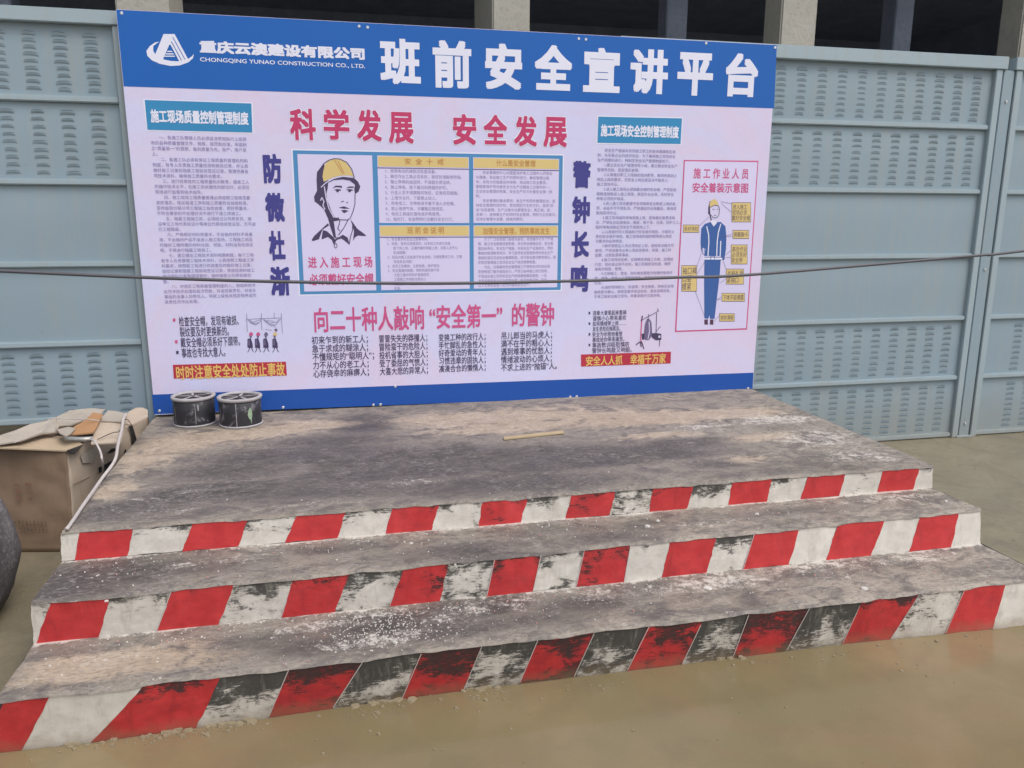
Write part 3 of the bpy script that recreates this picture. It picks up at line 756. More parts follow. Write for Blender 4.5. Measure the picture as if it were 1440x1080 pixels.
# logo
LO = (190, 30, 14.4)
poly('logo', [(575, 258), (800, 258), (1075, 770), (1050, 840), (900, 820), (715, 470), (690, 480), (570, 760), (600, 800), (560, 860), (395, 700), (490, 470)], 'p_white', 2, LO)
poly('logo', [(490, 410), (400, 430), (300, 500), (230, 600), (250, 700), (340, 790), (500, 860), (720, 905), (900, 895), (1080, 830), (1170, 750), (1190, 660), (1150, 710), (1060, 770), (900, 810), (740, 805), (560, 770), (420, 690), (370, 600), (370, 500)], 'p_white', 2.1, LO)
strokes('logo', [[(765, 325), (1010, 770)], [(735, 410), (940, 790)]], .9, 'p_blue', 2.6, LO)
poly('logo', [(655, 598), (745, 598), (760, 622), (645, 622)], 'p_white', 2.3, LO); poly('logo', [(625, 648), (775, 648), (790, 672), (612, 672)], 'p_white', 2.3, LO); poly('logo', [(600, 695), (800, 695), (815, 718), (590, 718)], 'p_white', 2.3, LO)
# title boxes
band('title_box', (201, 139), (355.5, 144), (356.5, 188), (206.5, 184), 'p_white', 1); band('title_box', (203.5, 140.5), (353.5, 145.5), (355, 186.5), (207.5, 182.5), 'p_cyan', 2)
fit_text('title', '施工现场质量控制管理制度', (211, 153.5), (350, 176), 'p_white', 3, .035)
band('title_box', (840, 162.5), (960.5, 165), (958, 204), (838.5, 202.5), 'p_white', 1); band('title_box', (841.3, 164), (959, 166.5), (957, 202.5), (840, 200.8), 'p_cyan', 2)
fit_text('title', '施工现场安全控制管理制度', (845, 174.5), (954, 194.5), 'p_white', 3, .035)
# crimson slogans (white halo below)
q1 = [(406.5, 152, 445, 197.5), (454, 153, 492, 197), (501, 153.5, 537, 199), (546, 157, 582, 202)]
q2 = [(636.5, 160, 670, 204), (680, 161, 713, 203.5), (723, 162.5, 755, 206), (764.5, 164, 797, 207)]
for s, q in (('科学发展', q1), ('安全发展', q2)):
    chars('slogan_halo', s, [(a - .8, b_ - .8, c + .8, d + .8) for a, b_, c, d in q], 'p_white', 2, .065); chars('slogan_character', s, q, 'p_red', 3, .034)
# vertical mottoes
chars('motto_character', '防微杜渐', [(369, 216, 397, 258), (372, 271, 401, 312), (377, 324.5, 402, 366), (379, 375, 409, 415.5)], 'p_navy', 3, .045)
chars('motto_character', '警钟长鸣', [(806, 226, 830, 264.5), (805, 276, 829, 314), (804, 325, 828, 362), (803, 373, 827, 410)], 'p_navy', 3, .045)
# centre frame
def rect(name, ua, ub, za, zb, m, lay):
    return under(mesh(name, [(ua, -LAY * lay, za), (ub, -LAY * lay, za), (ub, -LAY * lay, zb), (ua, -LAY * lay, zb)], [(0, 1, 2, 3)], M[m]), board)
FX0, FX1 = bp((411.5, 211)).x, bp((791.5, 219)).x
FZ1, FZ0 = bp((600, 215)).z, bp((600, 411)).z
v1a, v1b = bp((523.4, 225)).x, bp((530.6, 225)).x; v2a, v2b = bp((659.3, 225)).x, bp((665.2, 225)).x
i0 = bp((418, 216)).x; i1 = bp((786.2, 225)).x; zt_ = bp((600, 220)).z; zb_ = bp((600, 407)).z; zm1, zm0 = bp((600, 313.6)).z, bp((600, 317)).z
rect('frame_halo', FX0 - .008, FX1 + .008, FZ0 - .008, FZ1 + .008, 'p_white', .7)
rect('frame', FX0, FX1, FZ0, FZ1, 'p_frame', 1)
rect('portrait_panel', i0, v1a, zb_, zt_, 'p_panel', 2)
for (ua, ub) in ((v1b, v2a), (v2b, i1)):
    for (za, zb) in ((zm1, zt_), (zb_, zm0)):
        rect('text_panel', ua, ub, za, zb, 'p_panel', 2)
        rect('yellow_heading_bar', ua + .004, ub - .004, zb - .063, zb - .004, 'p_yel', 3)
        rect('rule', ua, ub, zb - .075, zb - .069, 'p_line', 3)
fit_text('panel_heading', '安  全  十  戒', (569, 222.5), (624, 232), 'p_orange', 4, .004)
fit_text('panel_heading', '什么是安全管理', (698, 224.5), (753, 234.5), 'p_orange', 4, .004)
fit_text('panel_heading', '班 前 会 说 明', (572.5, 319), (624, 328.5), 'p_orange', 4, .004)
fit_text('panel_heading', '加强安全管理，预防事故发生', (679, 320), (773, 329.5), 'p_orange', 4, .004)
fit_text('body_text', '''1、使用电动机械前应检查设备。
2、高空作业工具必须系好，穿好防滑鞋等劳保。
3、禁止带病机械运转，不准超负荷运转。
4、禁止停电、跳下基坑和跨越防护栏。
5、行走人员不得跟随吊物后，应有防范措施。
6、上塔作业时，下面禁止站人。
7、用电电工、应带绝缘手套不准火点取暖。
8、禁止易燃气体，对罐瓶应按规定。
9、电动工具接好漏电保护再使用。
10、临时灯、安装照明灯应戴好安全行灯。''', (540.5, 237.5), (650, 311), 'p_body', 3, .0, 1.0, 1.3)
fit_text('body_text', '''　　安全管理的中心问题是保护施工过程中人的安全
与健康，保证施工生产的顺利进行。事故管理过程
中，发现大的隐患及时排除，保证施工安全要求。
是国家保护劳动者安全与生产过程施工过程中的一。
企业安全管理的制度，安全生产的方针是安全第一预
防。
　　安全管理的基本原则：有生产的同时管理安全；坚
持安全管理的目的性；贯彻预防为主的方针。坚持“四
全”动态管理。生产过程中也要管安全，真正做。安
全第一，坚持管生产的同时安全管理。预防为主的意识，
坚持在管理中发展、提高的原则。''', (669, 240), (782, 310.5), 'p_body', 3, .0, 1.0, 1.3)
fit_text('body_text', '''1、安全要求和安全注意事项的。
2、班前：各岗位按规定的，对本班工作进行交底
　　按下岗上岗，正确的操作规程上岗；对新人员予以
　　告诫提醒！
3、班后对施工班组进行安全总结；交接班要求工作，注意
　　班组安全问题！
4、发现工伤事故，立即急救，保护现场。
5、安全管理网络图：预防机械伤害不得
　　大型工程中的防护措施规范
　　工程施工不得安全责任心
　　措施要求，班前安全交底规定。
　　检查。''', (544, 334), (650, 406), 'p_body', 3, .0, 1.0, 1.3)
fit_text('body_text', '''　　为了广泛动员部门各级与各班，规范操作行为了严格
理、建立安全隐患排查制度，并对安全管理目标、安全管
理目标责任。安全生产措施，对安全生产设施到位。预防
事故的根源教育培训，学习宣传安全管理条例的安全生产
措施的落实完成安全管理制度。并可安全意识教育强化。落
实规范管理施工现场安全生产规范规章制度。
　　为此，加强事故安全管理施工不得有任何的违反规
定按照部门操作规程执行。严禁以各种借口进行违规。
不准违反施工现场安全生产的规章制度和措施，一旦
发现违章的安全行为严肃处理，绝不姑息迁就。坚持
以人为本安全第一的方针确保安全生产。''', (672, 334), (781, 402), 'p_body', 3, .0, 1.0, 1.3)
fit_text('body_text', '''　　一、各施工队管理人员必须坚决贯彻执行上级颁
布的各种质量管理文件、规程、规范和标准，牢固树
立“质量第一”的思想，做到质量为先，投产，用户至
上。
　　二、各施工队必须有保证工程质量的管理机构和
制度，有专人负责施工质量检测和核验记录，并认真
做好施工记录和隐蔽工程验收签证记录，整理完善各
项技术资料，确保施工质量符合要求。
　　三、进行经常性的工程质量知识教育，提高工人
的操作技术水平，在施工到关键性的部位时，必须在
现场进行监督和技术指导。
　　四、施工现场工程质量管理必须按照工程规范要
求抓落实，保证每道工序和施工质量符合验收标准，
坚持做到分部分项工程施工自检自查，把好质量关，
不符合要求的不处理好决不进行下道工序施工。
　　五、隐蔽工程施工前，必须经过公司质安员、建
设单位工地代表和设计等单位代表验收签证后，方可进
行工程隐蔽。
　　六、严格把好材料质量关，不合格的材料不准使
用，不合格的产品不准进入施工现场，工程施工前及
时做好工程所需的材料化验、试验，材料没有检验证
明，不得进行隐蔽工程施工。
　　七、建立健全工程技术资料档案制度，每个工地
有专人负责整理工程技术资料，认真按照工程竣工资
料要求，按照图工程进行的进度及时做好施工记录，
自检记录和隐蔽工程验收签证记录，将自检资料竣工
保证资料分类整理保管好，随时接受公司质安部检
查。
　　八、对违反工程质量管理制度的人，按程序给予
处罚予批评处理和经济罚款，并追究其责任，对发生
事故的当事人和责任人，将按上级有关规定程序追究
其责任并作出处理。''', (211.2, 190), (366.5, 424.5), 'p_body', 3, .0, 1.0, 1.3)
fit_text('body_text', '''　　安全生产直接关系到施工职工的身体健康和生命
财、关系着企业的经济效益，为了确保施工现场安全
生产的顺利进行，特制定安全生产管理制度如下。
　　1.建立安全生产管理领导小组，建立健全安全生产
管理责任制，层层落实管理。
　　2.认真做好职工入场前的培训教育，做到先培训上
岗后上岗的要求，无安全上岗证者坚决不能进入
施工现场作业。
　　3.进入施工现场必须佩戴合格的安全帽，严禁穿高
跟鞋或拖鞋进入施工现场，高空作业必须，系好安全
带等必须防护用品。
　　4.进入施工现场要遵守各项规章安全制度上岗的各
项、未经许可不得乱动，严禁酒后作业和擅自、串岗或
脱岗现场作业。
　　5.施工现场临时用电搭建上岗、配电箱设备要求每
日、严禁私拉乱接电线，箱架、绝不准，拉接，防护工人，
临时用电线路必须架空不准拖地上下。
　　6.认真做好防火措施执行安全操作规程，分级防火
责任安全管护准则。施工现场地的临时照明用火规定
与要求的各种规定。
　　7.脚手架搭设人员必须持证上岗，经验收合格方可
使用。严禁违章作业等人员拆改架体，安装、施工时
应要、以防坠落等事故。
　　8.施工现场的各种，应按照各项施工方案，定期进
行定、经检查达到不达标，施工机械安全检查、维修
保养的制度、使用。
　　9.文明施工、清洁、材料堆放要整齐标牌的现场环
境、道路、场地上必须保持清洁，严禁乱扔乱放工地
垃圾。
　　10.做好现场防火、防盗等、安全隐患、用电安全措
施检查与确认，按规定要求安全标准，查处违章现象。
不准工程安全施工现场，并要求做好记录存档。''', (840.5, 208.5), (951.5, 417), 'p_body', 3, .0, 1.0, 1.3)
# portrait
PO = (400, 200, 7.2)
poly('portrait_print', [(330, 300), (400, 222), (412, 260), (398, 330), (400, 400), (445, 385), (438, 470), (424, 520), (432, 600), (458, 680), (484, 740), (520, 768), (548, 772), (550, 792), (510, 800), (470, 795), (440, 770), (400, 680), (340, 625), (305, 600), (300, 550), (330, 490), (325, 380)], 'p_ink', 3, PO)
poly('portrait_print', [(398, 400), (386, 350), (392, 300), (410, 225), (440, 195), (500, 172), (560, 174), (620, 205), (665, 260), (698, 348), (640, 335), (570, 337), (480, 360), (430, 385)], 'p_yel', 3.4, PO)
poly('portrait_print', [(440, 398), (520, 362), (600, 348), (700, 358), (745, 400), (768, 450), (750, 500), (716, 525), (706, 480), (714, 430), (660, 388), (590, 377), (500, 384), (440, 412)], 'p_ink', 3.4, PO)
poly('portrait_print', [(485, 465), (520, 438), (582, 442), (582, 462), (530, 454)], 'p_ink', 3, PO); poly('portrait_print', [(620, 470), (650, 448), (700, 448), (702, 462), (655, 462)], 'p_ink', 3, PO)
for ex in (540, 662): poly('portrait_print', [(ex - 40, 484), (ex - 10, 473), (ex + 28, 477), (ex + 34, 490), (ex + 12, 492), (ex + 8, 506), (ex - 12, 506), (ex - 16, 490)], 'p_ink', 3, PO)
poly('portrait_print', [(548, 664), (600, 648), (665, 672), (605, 674)], 'p_ink', 3, PO); poly('portrait_print', [(572, 690), (610, 684), (650, 694), (605, 720)], 'p_ink', 3, PO)
strokes('portrait_print', [[(330, 350), (350, 285), (400, 215), (450, 182), (505, 166), (560, 170), (630, 203), (680, 270), (708, 358)], [(715, 525), (714, 620), (695, 700), (668, 765)], [(665, 770), (640, 787), (560, 785), (520, 765)],
    [(575, 605), (600, 596)], [(628, 615), (642, 605)], [(430, 590), (480, 720), (510, 770)], [(495, 800), (520, 975), (545, 960)], [(540, 760), (560, 790), (555, 830), (540, 870), (560, 900)], [(648, 780), (600, 870), (548, 940)], [(690, 830), (690, 890), (670, 950), (655, 1035)]], 1.1, 'p_ink', 4, PO)
strokes('portrait_print', [[(505, 180), (590, 318)], [(540, 190), (605, 315)]], .8, 'p_orange', 4.4, PO)
strokes('portrait_print', [[(372, 455), (420, 410), (500, 366), (590, 345), (690, 356)], [(404, 450), (420, 560), (450, 670), (500, 762)], [(365, 590), (380, 560), (400, 600), (390, 640), (410, 680)]], 1.3, 'p_panel', 4.7, PO)
poly('portrait_print', [(275, 990), (300, 950), (440, 820), (452, 842), (385, 885), (350, 982), (288, 1002)], 'p_ink', 3, PO)
poly('portrait_print', [(388, 890), (430, 900), (498, 962), (512, 985), (545, 968), (590, 935), (640, 965), (662, 1042), (612, 1000), (575, 975), (530, 990), (500, 1040), (480, 990), (440, 960), (375, 985)], 'p_ink', 3, PO)
poly('portrait_print', [(442, 775), (500, 800), (522, 975), (498, 960), (462, 850)], 'p_ink', 3.2, PO)
poly('portrait_print', [(668, 778), (735, 872), (824, 940), (822, 952), (745, 945), (716, 962), (695, 1000), (704, 900)], 'p_ink', 3, PO)
strokes('portrait_print', [[(505, 1045), (515, 1025), (530, 1030), (532, 1060), (518, 1072), (505, 1060), (505, 1045)]], 1, 'p_ink', 3, PO)
fit_text('portrait_caption', '进 入 施 工 现 场', (433, 361), (524, 376), 'p_pink', 3, .022)
fit_text('portrait_caption', '必须戴好安全帽', (434.5, 385), (525, 400), 'p_pink', 3, .022)
# bottom centre
fit_text('slogan', '向二十种人敲响 “安全第一”  的警钟', (441, 432.5), (779, 458), 'p_pink', 3, .020)
LST = ['''初来乍到的新工人；
急于求成的糊涂人；
不懂规矩的“聪明人”；
力不从心的老工人；
心存侥幸的麻痹人；''', '''冒冒失失的莽撞人；
冒险蛮干的危险人；
投机省事的大胆人；
受了委屈的气愤人；
大喜大悲的异常人；''', '''变换工种的改行人；
手忙脚乱的急性人；
好奇爱动的青年人；
习惯违章的固执人；
凑凑合合的懒惰人；''', '''吊儿郎当的马虎人；
满不在乎的粗心人；
遇到难事的忧愁人；
情绪波动的心烦人；
不求上进的“抛锚”人。''']
for s, a, b_ in zip(LST, ((438, 473), (532.5, 471), (616.5, 469.5), (704.5, 467)), ((527, 528.5), (602, 526), (683, 522), (783, 519))): fit_text('list_text', s, a, b_, 'p_ink', 3, .008)
# bullets left
fit_text('bullet_text', '''检查安全帽，发现有破损、
裂纹要及时更换新的。
戴安全帽必须系好下颌带。
事故也专找大意人。''', (251, 445), (339, 500.5), 'p_ink', 3, .008)
for (x, y, m_) in ((245, 450, 'p_pink'), (248, 480.5, 'p_pink'), (249.5, 495.5, 'p_ink')): poly('bullet', [(x - 1.8, y - 2.2), (x + 1.8, y - 2.2), (x + 1.8, y + 2.2), (x - 1.8, y + 2.2)], m_, 3)
band('banner', (243, 513), (402, 508.5), (403.5, 528), (244.5, 532.5), 'p_banner', 2); fit_text('banner_text', '时时注意安全处处防止事故', (247, 514.5), (401, 528.5), 'p_yelt', 3, .02)
# cartoon of workers under nets
CO = (330, 430, 14.4)
strokes('cartoon_print', [[(245, 150), (245, 260), (258, 520)], [(540, 150), (540, 260), (552, 490)], [(800, 140), (798, 250)], [(945, 150), (945, 250), (970, 560)], [(235, 275), (540, 258), (960, 245)],
    [(270, 280), (330, 350), (430, 385), (510, 330), (530, 270)], [(300, 290), (380, 330), (500, 290)], [(320, 330), (400, 360), (500, 340)], [(570, 270), (660, 350), (760, 410), (850, 370), (930, 270)], [(600, 280), (700, 350), (850, 330), (900, 270)], [(650, 300), (800, 310)], [(700, 390), (760, 370), (800, 390), (825, 440)], [(620, 480), (760, 495)]], .55, 'p_line', 3, CO)
for i, (hx_, bx_, hc) in enumerate(((330, 310, 'p_pink'), (475, 460, 'p_pink'), (635, 630, 'p_line'), (815, 815, 'p_yel'))):
    poly('cartoon_print', [(hx_ - 42, 600), (hx_ - 25, 545), (hx_ + 10, 530), (hx_ + 40, 560), (hx_ + 40, 605), (hx_, 600)], hc, 3, CO)
    poly('cartoon_print', [(hx_ - 30, 604), (hx_ + 20, 604), (hx_ + 12, 650), (hx_ - 12, 655)], 'p_line', 3.2, CO)
    poly('cartoon_print', [(bx_ - 50, 670), (bx_ + 15, 655), (bx_ + 52, 760), (bx_ + 60, 855), (bx_ - 48, 845)], 'p_ink', 3, CO)
    poly('cartoon_print', [(bx_ - 36, 690), (bx_ - 6, 690), (bx_ - 2, 800), (bx_ - 36, 800)], 'p_line', 3.5, CO)
    strokes('cartoon_print', [[(bx_ - 5, 850), (bx_ - 20, 900), (bx_ - 45, 940)], [(bx_ + 30, 850), (bx_ + 50, 890), (bx_ + 70, 930)]], .9, 'p_ink', 3, CO)
poly('cartoon_print', [(800, 480), (835, 455), (870, 480), (860, 520), (825, 520)], 'p_line', 3, CO)
# right bullets
RB = ['违章大意惹起来惹祸', '谨慎小心带来喜欢', '如将情绪带上岗……', '发生危险后悔莫及。', '安全为你我他着想', '事故给你带来痛苦。', '事故教训吸取慎防', '警钟长鸣敲又响敲。']
ox, oy, s_ = 800, 400, 7.2
for i, t in enumerate(RB):
    y = oy + (265 + i * 54) / s_; x1_ = ox + [580, 580, 575, 520, 540, 560, 610, 635][i] / s_
    fit_text('bullet_text', t, (ox + (243 - i) / s_, y), (x1_, y + 5.6), 'p_ink', 3, .004)
    if i % 2 == 0: poly('bullet', [(827.7, y + 1.5), (830, y + 1.5), (830, y + 5), (827.7, y + 5)], 'p_ink', 3)
band('banner', (817, 498.5), (943.5, 494.5), (943, 511), (817, 515.5), 'p_banner', 2); fit_text('banner_text', '安全人人抓', (824, 501), (875, 512.5), 'p_yelt', 3, .02); fit_text('banner_text', '幸福千万家', (886.5, 498.5), (936, 511), 'p_yelt', 3, .02)
BO = (800, 400, 7.2)
strokes('cartoon_print', [[(740, 320), (725, 560), (745, 600)]], 1.6, 'p_pink', 3, BO)
strokes('cartoon_print', [[(728, 365), (905, 270), (897, 245)], [(888, 290), (880, 520)], [(808, 300), (800, 350)], [(880, 480), (925, 425)], [(920, 560), (915, 625)]], 1.0, 'p_ink', 3.4, BO)
poly('cartoon_print', [(760, 490), (770, 400), (790, 350), (812, 345), (835, 380), (842, 480), (850, 550), (835, 525), (810, 562), (770, 560)], 'p_line', 3, BO); strokes('cartoon_print', [[(812, 380), (815, 480), (800, 550)]], 1.4, 'p_panel', 3.4, BO)
poly('cartoon_print', [(740, 560), (735, 500), (765, 495), (765, 555)], 'p_ink', 3, BO); poly('cartoon_print', [(840, 495), (880, 490), (935, 500), (935, 560), (880, 565), (845, 540)], 'p_ink', 3, BO); poly('cartoon_print', [(905, 520), (925, 515), (925, 540), (905, 540)], 'p_panel', 3.5, BO)
strokes('cartoon_print', [[(720, 580), (680, 610)], [(725, 580), (730, 630)], [(735, 580), (758, 650)], [(745, 320), (735, 370)]], 1.7, 'p_ink', 3.2, BO)
# clothing card
band('card_border', (961.5, 225), (1066.5, 226), (1050.5, 463.5), (949, 467), 'p_pink', 1); band('card', (963, 226.8), (1065, 228), (1049, 461.5), (951, 465), 'p_panel', 2)
fit_text('card_heading', '施 工 作 业 人 员', (975.5, 236), (1052, 252), 'p_pink', 3, .018)
fit_text('card_heading', '安全着装示意图', (974, 256.5), (1051.5, 271.5), 'p_pink', 3, .018)
HO = (930, 200, 9.6)
poly('figure_print', [(655, 885), (650, 820), (680, 780), (720, 765), (755, 800), (770, 850), (720, 845)], 'p_yel', 3.3, HO)
poly('figure_print', [(630, 960), (632, 880), (650, 800), (662, 790), (655, 880), (660, 960), (680, 1050), (665, 1060), (650, 990)], 'p_ink', 3, HO)
strokes('figure_print', [[(660, 880), (715, 850), (770, 860), (785, 900), (775, 980), (750, 1020), (700, 1020), (670, 980)], [(690, 905), (715, 905)], [(745, 905), (765, 905)], [(712, 985), (735, 990)]], .9, 'p_ink', 3.5, HO)
FO = (930, 300, 6.0)
poly('figure_print', [(330, 250), (335, 130), (365, 90), (420, 70), (440, 110), (470, 75), (500, 72), (540, 110), (548, 200), (545, 300), (530, 395), (508, 395), (500, 360), (360, 360), (372, 300), (350, 290), (335, 320)], 'p_suit', 3, FO)
poly('figure_print', [(362, 395), (500, 395), (492, 520), (470, 700), (448, 890), (410, 890), (405, 860), (395, 890), (362, 885), (360, 600)], 'p_suit', 3, FO)
poly('figure_print', [(415, 72), (440, 112), (465, 85), (460, 60), (425, 60)], 'p_white', 3.4, FO)
strokes('figure_print', [[(382, 112), (398, 180), (400, 240), (392, 360)], [(500, 90), (480, 160), (470, 240), (466, 360)], [(500, 235), (495, 360)]], 1.7, 'p_white', 3.6, FO)
strokes('figure_print', [[(355, 380), (510, 382)]], 4, 'p_white', 3.4, FO); strokes('figure_print', [[(415, 365), (430, 358), (447, 365), (447, 395), (430, 402), (415, 395), (415, 365)], [(345, 300), (350, 345), (368, 340), (362, 290)], [(362, 372), (508, 372)], [(362, 392), (508, 392)]], .8, 'p_suit', 3.8, FO)
poly('figure_print', [(362, 895), (392, 895), (392, 940), (362, 938)], 'p_shoe', 3, FO); poly('figure_print', [(410, 895), (438, 895), (438, 940), (408, 938)], 'p_shoe', 3, FO)
def callout(x0, y0, x1, y1, txt, tail, off=FO):
    f = lambda x, y: (off[0] + x / off[2], off[1] + y / off[2])
    band('callout_box', f(x0 - 3, y0 - 4), f(x1 + 3, y0 - 4), f(x1 + 3, y1 + 4), f(x0 - 3, y1 + 4), 'p_ink', 3.6); band('callout_box', f(x0, y0), f(x1, y0), f(x1, y1), f(x0, y1), 'p_yel', 4)
    fit_text('callout_text', txt, f(x0 + 8, y0 + 12), f(x1 - 8, y1 - 10), 'p_ink', 4.6, .0)
    for t in tail: strokes('callout_line', [t], .5, 'p_line', 4.2, off)
callout(595, -88, 752, 70, '进入施工\n现场必须\n戴好安全帽', [[(500, -100), (595, -80)], [(505, -85), (590, -10)]])
callout(186, 100, 314, 158, '系好领扣', [[(314, 110), (400, 30)]])
callout(604, 145, 735, 210, '佩戴胸卡', [[(520, 200), (604, 170)], [(520, 200), (604, 190)]])
callout(590, 268, 722, 425, '高处作业\n必须系好\n安全带', [[(510, 375), (590, 310)], [(510, 378), (590, 370)]])
callout(548, 472, 692, 595, '衣服扎紧\n紧袖口', [[(520, 400), (548, 475)], [(490, 590), (548, 550)]])
callout(512, 676, 700, 740, '下体不能裸露', [[(465, 730), (512, 700)], [(465, 730), (512, 720)]])
callout(490, 848, 614, 908, '穿防滑鞋', [[(440, 915), (490, 860)]])
callout(172, 442, 296, 655, '袖口裤\n口要\n缠紧', [[(296, 460), (345, 310)], [(296, 520), (370, 400)], [(284, 655), (365, 870)]])
# screws
for (x, y) in [(171, 18.5), (505, 37), (517, 38.5), (814, 54.5), (824, 55.5), (993, 61), (1090, 67), (525, 569.5), (535, 569), (802, 558), (811, 557.5), (398, 573), (556, 543.5), (224, 584 - 6), (1052, 546)]:
    p = bp((x, y), 1)
    vs = [(p.x + .007 * math.cos(a), p.y - .0022, p.z + .007 * math.sin(a)) for a in [i * math.pi / 4 for i in range(8)]]
    vs += [(p.x + .009 * math.cos(a), p.y - .0002, p.z + .009 * math.sin(a)) for a in [i * math.pi / 4 for i in range(8)]]
    under(mesh('screw', vs, [tuple(range(7, -1, -1))] + [(i, (i + 1) % 8, 8 + (i + 1) % 8, 8 + i) for i in range(8)], M['screw']), board)

# ================================================================== OBJECTS
ws = [U(q, ZP + .004) for q in ((708, 615.5), (792, 606.5), (793, 610), (709, 619))]
vs_ = ws + [v + Vector((0, 0, .006)) for v in ws]
tag(mesh('wood_strip', vs_, BOXF and [(0, 1, 2, 3), (7, 6, 5, 4), (0, 4, 5, 1), (1, 5, 6, 2), (2, 6, 7, 3), (3, 7, 4, 0)], plain('ochre_wood', (.40, .31, .19), .75, .25, 12)), 'thin ochre wood strip lying flat on the stage top before the board', 'wood strip')
# two black tins ------------------------------------------
def bucket(cx, cy, r, h, label, seams, green, seed):
    t = thing('paint_tin', label, 'paint tin', (cx, cy, ZP), 'black paint tins on the stage')
    random.seed(seed)
    under(lathe('body', [(r * .2, .004), (r * .95, .004), (r * .965, .02), (r * .96, h * .5), (r * .97, h - .012), (r * .9, h - .010)], M['bucket'], None, 44, cx, cy, ZP, .02), t)
    under(lathe('rim', [(r * .84, h - .014), (r * .86, h - .003), (r * .93, h + .001), (r * 1.02, h - .002), (r * 1.03, h - .010), (r * 1.0, h - .018), (r * .965, h - .017)], M['bucket_white'], None, 44, cx, cy, ZP, .035), t)
    under(lathe('lid', [(.001, h - .012), (r * .5, h - .016), (r * .85, h - .010)], M['bucket'], None, 36, cx, cy, ZP, .02), t)
    under(lathe('base_rim', [(r * .96, .012), (r * 1.0, .010), (r * 1.0, .001), (r * .9, .0005)], M['bucket_white'], None, 44, cx, cy, ZP, .02), t)
    for (a, wd, z0, z1) in seams:
        a = R(a); V = []; F = []
        for k in range(7):
            z = z0 + (z1 - z0) * k / 6; ww_ = wd * random.uniform(.6, 1.2)
            for s in (-1, 1): V.append((cx + (r * .985) * math.cos(a + s * ww_), cy + (r * .985) * math.sin(a + s * ww_), ZP + z))
        for k in range(6): F.append((2 * k, 2 * k + 1, 2 * k + 3, 2 * k + 2))
        under(mesh('white_drip', V, F, M['bucket_white']), t)
    # dribbled white spokes on the lid
    for k in range(5):
        a = k * 1.26 + seed; V = []; F = []
        for q in range(5):
            rr = r * (.1 + .68 * q / 4); w_ = .006 * random.uniform(.6, 1.6)
            for s in (-1, 1): V.append((cx + rr * math.cos(a) - s * w_ * math.sin(a), cy + rr * math.sin(a) + s * w_ * math.cos(a), ZP + h - .006))
        for q in range(4): F.append((2 * q, 2 * q + 1, 2 * q + 3, 2 * q + 2))
        under(mesh('paint_dribble', V, F, M['bucket_white']), t)
    if green:
        a = R(-58); V = []; 
        pts = [(-.09, .6), (-.13, .45), (-.08, .33), (0, .28), (.03, .12), (.06, .3), (.10, .45), (.08, .62), (0, .7)]
        for (da, fz) in pts: V.append((cx + r * .99 * math.cos(a + da), cy + r * .99 * math.sin(a + da), ZP + h * fz))
        under(mesh('green_splash', V, [tuple(range(len(V)))], M['bucket_green']), t)
    return t
bucket(.262, -.190, .121, .172, 'black paint tin with white dribbled rim, left of the pair in front of the board', [(-78, .012, .02, .14), (-140, .012, .02, .12), (-70, .03, .10, .135)], False, 3)
bucket(.530, -.262, .124, .172, 'black paint tin with white rim, seams and pale green splash, right of the pair', [(-95, .02, .012, .148), (-148, .016, .02, .12)], True, 9)
random.seed(21)

# torn cardboard box --------------------------------------
bx = thing('cardboard_box', 'torn brown cardboard box with caved-in flaps on the ground left of the stage', 'box', (-.5, -.5, 0))
FRb, FRt = Vector((-.262, -.845, 0)), Vector((-.258, -.80, .532)); FLb, FLt = Vector((-.66, -.765, 0)), Vector((-.65, -.745, .585))
BRt = un(207, 583, 0, -.015); BRt = Vector((-.012, BRt.y, BRt.z)); BRb = Vector((-.03, BRt.y, 0)); BLt = Vector((-.41, -.30, .60)); BLb = Vector((-.41, -.24, 0))
def quadsheet(name, a, b_, c, d, m, parent, nx=10, ny=8, bulge=.0, thick=.006, jag=0.0):
    """a,b bottom/near edge; d,c top/far edge"""
    nrm = (b_ - a).cross(d - a).normalized(); vs = []; fs = []
    for j in range(ny + 1):
        for i in range(nx + 1):
            s, t = i / nx, j / ny; p = a.lerp(b_, s).lerp(d.lerp(c, s), t)
            p = p + nrm * (bulge * math.sin(math.pi * s) * math.sin(math.pi * t) + (.012 * noise.noise(p * 4 + Vector((bulge * 90, 0, 0))) + .014 * (abs(noise.noise(p * 7 + Vector((3, bulge * 50, 0)))) - .2)) * (1 if 0 < i < nx and 0 < j < ny else .2))
            if jag and (j == ny or i == nx): p = p + (d - a).normalized() * jag * noise.noise(Vector((s * 9, t * 9, a.x * 20)))
            vs.append(p)
    for j in range(ny):
        for i in range(nx):
            q = j * (nx + 1) + i; fs.append((q, q + 1, q + nx + 2, q + nx + 1))
    o = mesh(name, vs, fs, m, None, True)
    md = o.modifiers.new('thickness', 'SOLIDIFY'); md.thickness = thick; md.offset = -1
    return under(o, parent)
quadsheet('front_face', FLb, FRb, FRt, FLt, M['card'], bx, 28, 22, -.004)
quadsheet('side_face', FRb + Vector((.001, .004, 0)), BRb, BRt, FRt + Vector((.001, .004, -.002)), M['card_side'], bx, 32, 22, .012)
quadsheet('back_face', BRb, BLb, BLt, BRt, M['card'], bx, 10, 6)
quadsheet('left_face', BLb, FLb, FLt, BLt, M['card'], bx, 10, 6)
